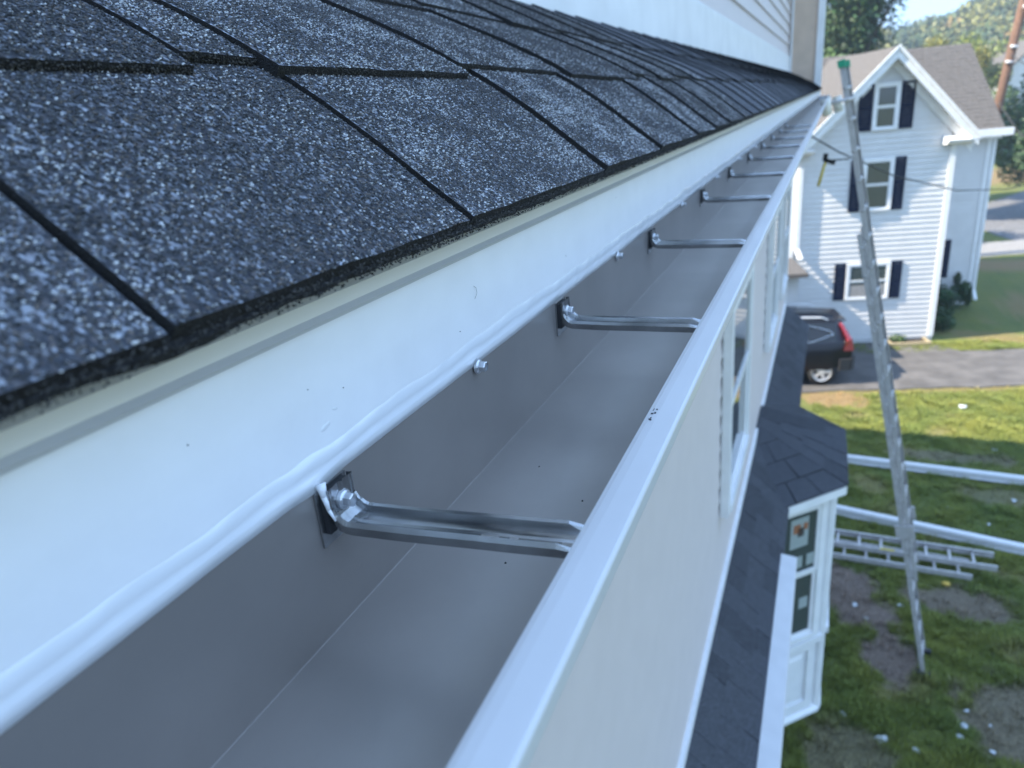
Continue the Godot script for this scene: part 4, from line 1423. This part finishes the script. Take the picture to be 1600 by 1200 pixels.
func build_plants() -> void:
	tree("tall dark green tree rising behind the brown roof's left ridge", Vector3(0.3, 0, -40), 16.5, Vector3(3.0, 5.2, 3.0), 34000, 0.12, "leaf_dark", 21, 26)
	tree("light green bushy tree peeping over the brown roof beside the grey wing", Vector3(-1.0, 0, -34), 8.7, Vector3(2.0, 2.2, 1.8), 9000, 0.09, "leaf_green", 22, 12)
	tree("broad yellow-green tree just beyond the brown roof's right ridge", Vector3(6.3, 0, -66), 9.9, Vector3(2.6, 3.0, 2.6), 16000, 0.13, "leaf_yellow", 23, 18)
	tree("yellowing round tree in front of the hill, next to the utility pole", Vector3(9.6, 0, -67), 9.3, Vector3(2.6, 2.9, 2.6), 16000, 0.13, "leaf_yellow", 24, 18)
	tree("small yellow tree lower on the slope behind the white cottages", Vector3(14.2, 0, -80), 10.0, Vector3(3.4, 3.2, 3.0), 12000, 0.17, "leaf_yellow", 25, 15)
	tree("dark green roadside tree with drooping crown right of the pole", Vector3(9.2, 0, -42), 7.2, Vector3(2.4, 3.4, 2.4), 14000, 0.12, "leaf_dark", 26, 16)
	tree("mid green leafy tree standing between the roof and the pole", Vector3(7.6, 0, -48), 6.6, Vector3(2.2, 3.0, 2.2), 12000, 0.12, "leaf_green", 27, 14)
	tree("deep green tree hiding the cottages along the far road", Vector3(12.5, 0, -55), 7.8, Vector3(2.8, 3.6, 2.8), 13000, 0.14, "leaf_dark", 28, 15)
	# shrub at the neighbour's inner corner
	var b := thing("shrub", "dark green climbing shrub crowding the white house's recessed corner", "shrub")
	b.transform = NF
	var st := new_st(true)
	tube(st, Vector3(0.9, -0.05, -2.9), Vector3(1.0, 0.8, -3.0), 0.03, 0.015)
	obj("stem", st, M.bark, b)
	for q in [[Vector3(0.75, 0.50, -2.3), Vector3(0.85, 0.70, 1.0), 7000, 43, 14], [Vector3(0.55, 0.30, -1.2), Vector3(0.55, 0.42, 0.8), 4000, 44, 10], [Vector3(1.95, 0.55, -3.05), Vector3(0.40, 0.75, 0.3), 2200, 42, 8]]:
		leaves("foliage", b, q[0], q[1], q[2], 0.05, "leaf_dark", q[3], q[4])
	# wooded hill
	var g := RandomNumberGenerator.new()
	g.seed = 9
	var ms := new_st()
	for i in 420:
		var d := Vector3(g.randfn(), g.randfn(), g.randfn()).normalized() * pow(g.randf(), 0.4)
		d.y = d.y * 1.1 + 0.9
		var a := Vector3(g.randfn(), g.randfn() * 0.5, g.randfn()).normalized()
		var bb := a.cross(Vector3(g.randfn(), g.randfn(), g.randfn())).normalized()
		tri(ms, d - a * 0.12, d + bb * 0.08, d + a * 0.12)
		tri(ms, d - a * 0.12, d + a * 0.12, d - bb * 0.08)
	ms.generate_normals()
	var buf := PackedFloat32Array()
	var count := 0
	for i in 1500:
		var z := -78.0 - 125.0 * g.randf()
		var x := -z * g.randf_range(0.0, 0.62) + g.randf_range(-8, 8)
		var s := g.randf_range(1.9, 3.4)
		var q := Basis(Vector3.UP, g.randf() * TAU).scaled(Vector3(s, s * g.randf_range(0.9, 1.35), s))
		var pick := g.randf()
		var c := Color(0.055, 0.085, 0.022)
		if pick < 0.28: c = Color(0.12, 0.12, 0.02)
		elif pick < 0.32: c = Color(0.16, 0.11, 0.03)
		elif pick < 0.6: c = Color(0.035, 0.065, 0.022)
		c = c * g.randf_range(0.75, 1.25)
		buf.append_array([q.x.x, q.y.x, q.z.x, x, q.x.y, q.y.y, q.z.y, height_at(x, z) - 0.3, q.x.z, q.y.z, q.z.z, z, c.r, c.g, c.b, 1.0])
		count += 1
	var mm := MultiMesh.new()
	mm.transform_format = MultiMesh.TRANSFORM_3D
	mm.use_colors = true
	mm.mesh = ms.commit()
	mm.instance_count = count
	mm.buffer = buf
	var o := MultiMeshInstance3D.new()
	o.name = "hillside_forest"
	o.multimesh = mm
	o.material_override = M.leaf_green
	o.set_meta("kind", "stuff")
	o.set_meta("label", "mixed green and yellow woodland covering the far hill")
	o.set_meta("category", "forest")
	add_child(o)

# ---------------------------------------------------------------- vehicles
func build_car(called: String, label: String, at: Vector3, turn: float, paint: Material, tail := true) -> void:
	var t := thing(called, label, "car", at, turn)
	# local: rear at x = 0, front at x = -4.5, width along z
	var prof := func(x: float) -> Array:     # bottom, belt, roof height, half width at sill / belt / roof
		var belt := 1.04 + 0.07 * smoothstep(-2.6, -0.3, x)
		var roof := 1.64
		if x > -0.28: roof = lerpf(1.545, 1.12, pow((x + 0.28) / 0.28, 1.3))
		elif x > -0.75: roof = lerpf(1.60, 1.545, (x + 0.75) / 0.47)
		elif x > -2.1: roof = lerpf(1.66, 1.60, smoothstep(-2.1, -0.75, x))
		elif x > -3.25: roof = lerpf(1.02, 1.66, pow(clampf((x + 3.25) / 1.15, 0, 1), 0.62))
		else: roof = lerpf(0.80, 1.02, smoothstep(-4.5, -3.3, x))
		belt = minf(belt, roof - 0.01)
		var taper := 1.0 - 0.10 * smoothstep(-0.5, 0.0, x) - 0.18 * smoothstep(-3.9, -4.5, x)
		return [0.30 + 0.14 * smoothstep(-0.5, 0.0, x), belt, roof, 0.90 * taper, 0.91 * taper, 0.66 * taper]
	var xs := []
	for i in 61: xs.append(-4.5 + 4.5 * i / 60.0)
	var lower := new_st(true)
	var glass := new_st(true)
	var roof_st := new_st(true)
	for i in xs.size() - 1:
		var a: Array = prof.call(xs[i])
		var b: Array = prof.call(xs[i + 1])
		for s in [-1.0, 1.0]:
			var ra := [[a[0], a[3] * 0.94], [a[0] + 0.12, a[3]], [lerpf(a[0], a[1], 0.6), a[4] + 0.01], [a[1] - 0.04, a[4]], [a[1], a[4] - 0.03]]
			var rb := [[b[0], b[3] * 0.94], [b[0] + 0.12, b[3]], [lerpf(b[0], b[1], 0.6), b[4] + 0.01], [b[1] - 0.04, b[4]], [b[1], b[4] - 0.03]]
			for k in 4:
				# wheel arches cut the lower rows
				if k == 0 and (absf(xs[i] + 0.68) < 0.42 or absf(xs[i] + 3.30) < 0.42): continue
				quad(lower, Vector3(xs[i], ra[k][0], ra[k][1] * s), Vector3(xs[i + 1], rb[k][0], rb[k][1] * s), Vector3(xs[i + 1], rb[k + 1][0], rb[k + 1][1] * s), Vector3(xs[i], ra[k + 1][0], ra[k + 1][1] * s))
			var cabin: bool = a[2] > a[1] + 0.02 or b[2] > b[1] + 0.02
			var tgt := glass if cabin and xs[i] < -0.42 else roof_st
			quad(tgt, Vector3(xs[i], a[1], (a[4] - 0.03) * s), Vector3(xs[i + 1], b[1], (b[4] - 0.03) * s), Vector3(xs[i + 1], b[2] - 0.05, (b[5] + 0.03) * s), Vector3(xs[i], a[2] - 0.05, (a[5] + 0.03) * s))
			quad(roof_st, Vector3(xs[i], a[2] - 0.05, (a[5] + 0.03) * s), Vector3(xs[i + 1], b[2] - 0.05, (b[5] + 0.03) * s), Vector3(xs[i + 1], b[2], b[5] * 0.85 * s), Vector3(xs[i], a[2], a[5] * 0.85 * s))
			quad(roof_st, Vector3(xs[i], a[2], a[5] * 0.85 * s), Vector3(xs[i + 1], b[2], b[5] * 0.85 * s), Vector3(xs[i + 1], b[2] + 0.015, 0), Vector3(xs[i], a[2] + 0.015, 0))
	# closed ends
	for x in [-4.5, 0.0]:
		var a: Array = prof.call(x)
		var ring := []
		for s in [-1.0, 1.0]:
			var half := [Vector3(x, a[0], a[3] * 0.94 * s), Vector3(x, a[0] + 0.12, a[3] * s), Vector3(x, a[1] - 0.04, a[4] * s), Vector3(x, a[2] - 0.05, (a[5] + 0.03) * s), Vector3(x, a[2], a[5] * 0.85 * s)]
			if s > 0: half.reverse()
			ring.append_array(half)
		var c: Vector3 = Vector3(x + (0.05 if x == 0.0 else -0.06), (a[0] + a[2]) * 0.5, 0)
		for i in ring.size():
			tri(lower, c, ring[i], ring[(i + 1) % ring.size()])
	var body := obj("body", lower, paint, t)
	obj("roof", roof_st, paint, t)
	obj("side_glass", glass, M.car_glass, t)
	if tail:
		for s in [-1.0, 1.0]:
			var st := new_st()
			# tall lamp wrapping the rear corner up the pillar
			hexa(st, [Vector3(-0.22, 0.88, 0.905 * s), Vector3(0.03, 0.86, 0.845 * s), Vector3(0.05, 0.86, 0.60 * s), Vector3(-0.1, 0.88, 0.60 * s),
				Vector3(-0.17, 1.13, 0.893 * s), Vector3(-0.01, 1.14, 0.815 * s), Vector3(0.03, 1.12, 0.60 * s), Vector3(-0.1, 1.12, 0.60 * s)])
			hexa(st, [Vector3(-0.12, 1.132, 0.880 * s), Vector3(-0.02, 1.142, 0.812 * s), Vector3(-0.04, 1.142, 0.66 * s), Vector3(-0.15, 1.132, 0.66 * s),
				Vector3(-0.29, 1.50, 0.708 * s), Vector3(-0.22, 1.50, 0.675 * s), Vector3(-0.26, 1.50, 0.58 * s), Vector3(-0.36, 1.50, 0.58 * s)])
			obj("tail_lamp", st, M.tail_red, t)
			# bright strip round the rear quarter glass
			st = new_st(true)
			var q := [Vector3(-1.9, 1.10, 0.885 * s), Vector3(-0.95, 1.13, 0.895 * s), Vector3(-0.46, 1.29, 0.840 * s), Vector3(-0.56, 1.38, 0.81 * s), Vector3(-1.0, 1.50, 0.755 * s), Vector3(-1.9, 1.575, 0.715 * s)]
			cable(st, q, 0.010, 6)
			obj("window_trim", st, M.chrome, t)
			st = new_st(true)
			cable(st, [Vector3(-2.3, 1.63, 0.62 * s), Vector3(-2.1, 1.71, 0.62 * s), Vector3(-0.7, 1.655, 0.62 * s), Vector3(-0.55, 1.585, 0.60 * s)], 0.02, 6)
			obj("roof_rail", st, M.alloy, t)
			st = new_st()
			box(st, Vector3(-2.55, 0.31, 0.86 * s - 0.05), Vector3(-1.12, 0.48, 0.86 * s + 0.05))
			obj("sill_cladding", st, M.car_plastic, t)
		var bp := new_st()
		for s in [-1.0, 1.0]:
			var q := [Vector3(-0.30, 0.52, 0.885 * s), Vector3(-0.06, 0.52, 0.855 * s), Vector3(0.06, 0.52, 0.70 * s), Vector3(0.10, 0.52, 0.35 * s), Vector3(0.11, 0.52, 0.0)]
			for i in 4: beam(bp, q[i], q[i + 1], Vector3.UP, 0.30, 0.10)
		obj("rear_bumper", bp, M.car_plastic, t)
		var rw := new_st()
		quad(rw, Vector3(0.02, 1.16, -0.60), Vector3(0.02, 1.16, 0.60), Vector3(-0.20, 1.49, 0.52), Vector3(-0.20, 1.49, -0.52))
		quad(rw, Vector3(0.0, 1.15, -0.60), Vector3(0.0, 1.15, 0.60), Vector3(-0.22, 1.48, 0.52), Vector3(-0.22, 1.48, -0.52))
		obj("rear_window", rw, M.car_glass, t)
		var sp := new_st()
		hexa(sp, [Vector3(-0.45, 1.53, -0.56), Vector3(-0.10, 1.52, -0.50), Vector3(-0.10, 1.52, 0.50), Vector3(-0.45, 1.53, 0.56), Vector3(-0.45, 1.565, -0.52), Vector3(-0.10, 1.545, -0.48), Vector3(-0.10, 1.545, 0.48), Vector3(-0.45, 1.565, 0.52)])
		obj("spoiler", sp, paint, t)
	for wx in [-0.68, -3.30]:
		for s in [-1.0, 1.0]:
			var st := new_st(true)
			var c: Vector3 = Vector3(wx, 0.345, 0.80 * s)
			var ax := Vector3(0, 0, s)
			var pr := [[-0.09, 0.22], [-0.10, 0.31], [-0.07, 0.345], [0.06, 0.345], [0.095, 0.315], [0.10, 0.245], [0.085, 0.23]]
			for k in pr.size() - 1:
				tube(st, c + ax * pr[k][0], c + ax * pr[k + 1][0], pr[k][1], pr[k + 1][1], 28, false)
			var w := obj("wheel", st, M.black_rubber, t)
			st = new_st()
			for k in 24:
				var a0 := TAU * k / 24
				var a1 := TAU * (k + 1) / 24
				for rr in [[0.235, 0.205, 0.085, 0.075], [0.205, 0.20, 0.075, -0.02]]:
					quad(st, c + Vector3(cos(a0) * rr[0], sin(a0) * rr[0], rr[2] * s), c + Vector3(cos(a1) * rr[0], sin(a1) * rr[0], rr[2] * s), c + Vector3(cos(a1) * rr[1], sin(a1) * rr[1], rr[3] * s), c + Vector3(cos(a0) * rr[1], sin(a0) * rr[1], rr[3] * s))
			for k in 10:
				var an := TAU * (k / 2) / 5.0 + (0.16 if k % 2 == 0 else -0.16)
				var dd := Vector3(cos(an), sin(an), 0)
				beam(st, c + Vector3(0, 0, 0.075 * s) + Vector3(cos(an * 1.0), sin(an), 0) * 0.03, c + dd * 0.21 + Vector3(0, 0, 0.065 * s), Vector3(-dd.y, dd.x, 0), 0.042, 0.03)
			tube(st, c + Vector3(0, 0, 0.05 * s), c + Vector3(0, 0, 0.09 * s), 0.06, 0.045, 14)
			obj("rim", st, M.alloy, w)
			st = new_st()
			tube(st, c + Vector3(0, 0, -0.03 * s), c + Vector3(0, 0, -0.01 * s), 0.22, 0.22, 20)
			obj("hub_back", st, M.dark_slot, w)

# ---------------------------------------------------------------- background
func cottage(label: String, at: Vector3, turn: float, w: float, d: float, h: float, rh: float) -> void:
	var t := thing("cottage", label, "house", at, turn, "white cottages along the far road")
	var st := new_st()
	box(st, Vector3(-w / 2, 0, -d / 2), Vector3(w / 2, h, d / 2))
	tri(st, Vector3(-w / 2, h, d / 2), Vector3(w / 2, h, d / 2), Vector3(0, h + rh, d / 2))
	tri(st, Vector3(-w / 2, h, -d / 2), Vector3(w / 2, h, -d / 2), Vector3(0, h + rh, -d / 2))
	obj("wall", st, M.white_siding, t)
	st = new_st()
	for s in [-1, 1]:
		hexa(st, [Vector3(s * (w / 2 + 0.3), h - 0.2, -d / 2 - 0.3), Vector3(0, h + rh, -d / 2 - 0.3), Vector3(0, h + rh, d / 2 + 0.3), Vector3(s * (w / 2 + 0.3), h - 0.2, d / 2 + 0.3),
			Vector3(s * (w / 2 + 0.3), h - 0.05, -d / 2 - 0.3), Vector3(0, h + rh + 0.15, -d / 2 - 0.3), Vector3(0, h + rh + 0.15, d / 2 + 0.3), Vector3(s * (w / 2 + 0.3), h - 0.05, d / 2 + 0.3)])
	obj("roof", st, M.brown_roof, t)
	for q in [-w * 0.25, w * 0.25]:
		for y in [h * 0.25, h * 0.65]:
			st = new_st()
			box(st, Vector3(q - 0.4, y, d / 2), Vector3(q + 0.4, y + 1.2, d / 2 + 0.04))
			obj("window", st, M.window_glass, t)

func build_background() -> void:
	cottage("white cottage with its gable turned to the road behind the trees", Vector3(13.2, 0, -80), 0.5, 6.0, 8.0, 6.2, 2.6)
	cottage("low white cottage half hidden by the dark trees near the pole", Vector3(18.5, 0.3, -84), -0.3, 8.0, 6.0, 5.0, 2.2)
	cottage("white cottage with broad roof at the foot of the hill", Vector3(24.5, 0.8, -88), 0.2, 8.0, 7.0, 6.0, 2.5)
	# utility pole
	var p := thing("utility_pole", "leaning brown wooden utility pole beside the road", "pole", Vector3(5.07, 0, -33))
	var st := new_st(true)
	tube(st, Vector3(0, -0.3, 0), Vector3(1.05, 11.5, 0), 0.185, 0.13, 14)
	obj("pole", st, M.pole_wood, p)
	st = new_st()
	beam(st, Vector3(0.75, 8.75, 0.25), Vector3(1.95, 8.4, 0.35), Vector3.UP, 0.10, 0.09)
	obj("crossarm", st, M.pole_wood, p)
	for k in [[0.9, 8.85], [0.62, 7.1], [0.70, 7.6]]:
		st = new_st(true)
		tube(st, Vector3(k[0] - 0.1, k[1], 0.2), Vector3(k[0] + 0.12, k[1] - 0.02, 0.2), 0.05, 0.04, 8)
		obj("insulator", st, M.pale_grey_metal, p)
	# wires
	var wires := [
		["thin black service wire sagging from the gutter's far end towards the road", [Vector3(-0.34, 6.37, -10.3), Vector3(0.12, 6.02, -11.1), Vector3(0.93, 5.50, -12.7), Vector3(2.05, 5.00, -14.6), Vector3(3.05, 4.78, -16.2), Vector3(4.3, 4.62, -18.6), Vector3(7.5, 4.7, -24)], 0.011],
		["upper black wire running from the pole's top down towards the right", [Vector3(5.70, 7.35, -32.8), Vector3(6.4, 6.6, -31.5), Vector3(7.6, 5.9, -30)], 0.016],
		["lower black wire drooping from the pole across the dark trees", [Vector3(5.55, 5.75, -32.8), Vector3(6.1, 4.75, -31.8), Vector3(6.9, 3.9, -30.5)], 0.018]]
	for w in wires:
		var sw := new_st(true)
		cable(sw, w[1], w[2])
		var o := obj("overhead_wire", sw, M.wire_black)
		tag(o, w[0], "wire", "overhead wires")

func _ready() -> void:
	set_view()
	make_materials()
	build_ground()
	build_roads()
	build_house()
	build_neighbour()
	build_plants()
	build_background()
	build_gutter()
	build_ladders()
	build_gutter_lengths()
	build_car("suv", "black sport utility car parked with its tail towards the street", NF * Vector3(-3.05, 0.015, 2.32), deg_to_rad(15), M.car_paint)
	build_car("distant_car", "small silver car parked far off beside the brown leaf-covered verge", Vector3(14.0, 0.0, -72), deg_to_rad(35), M.silver_paint, false)
	build_litter()
	build_grass()
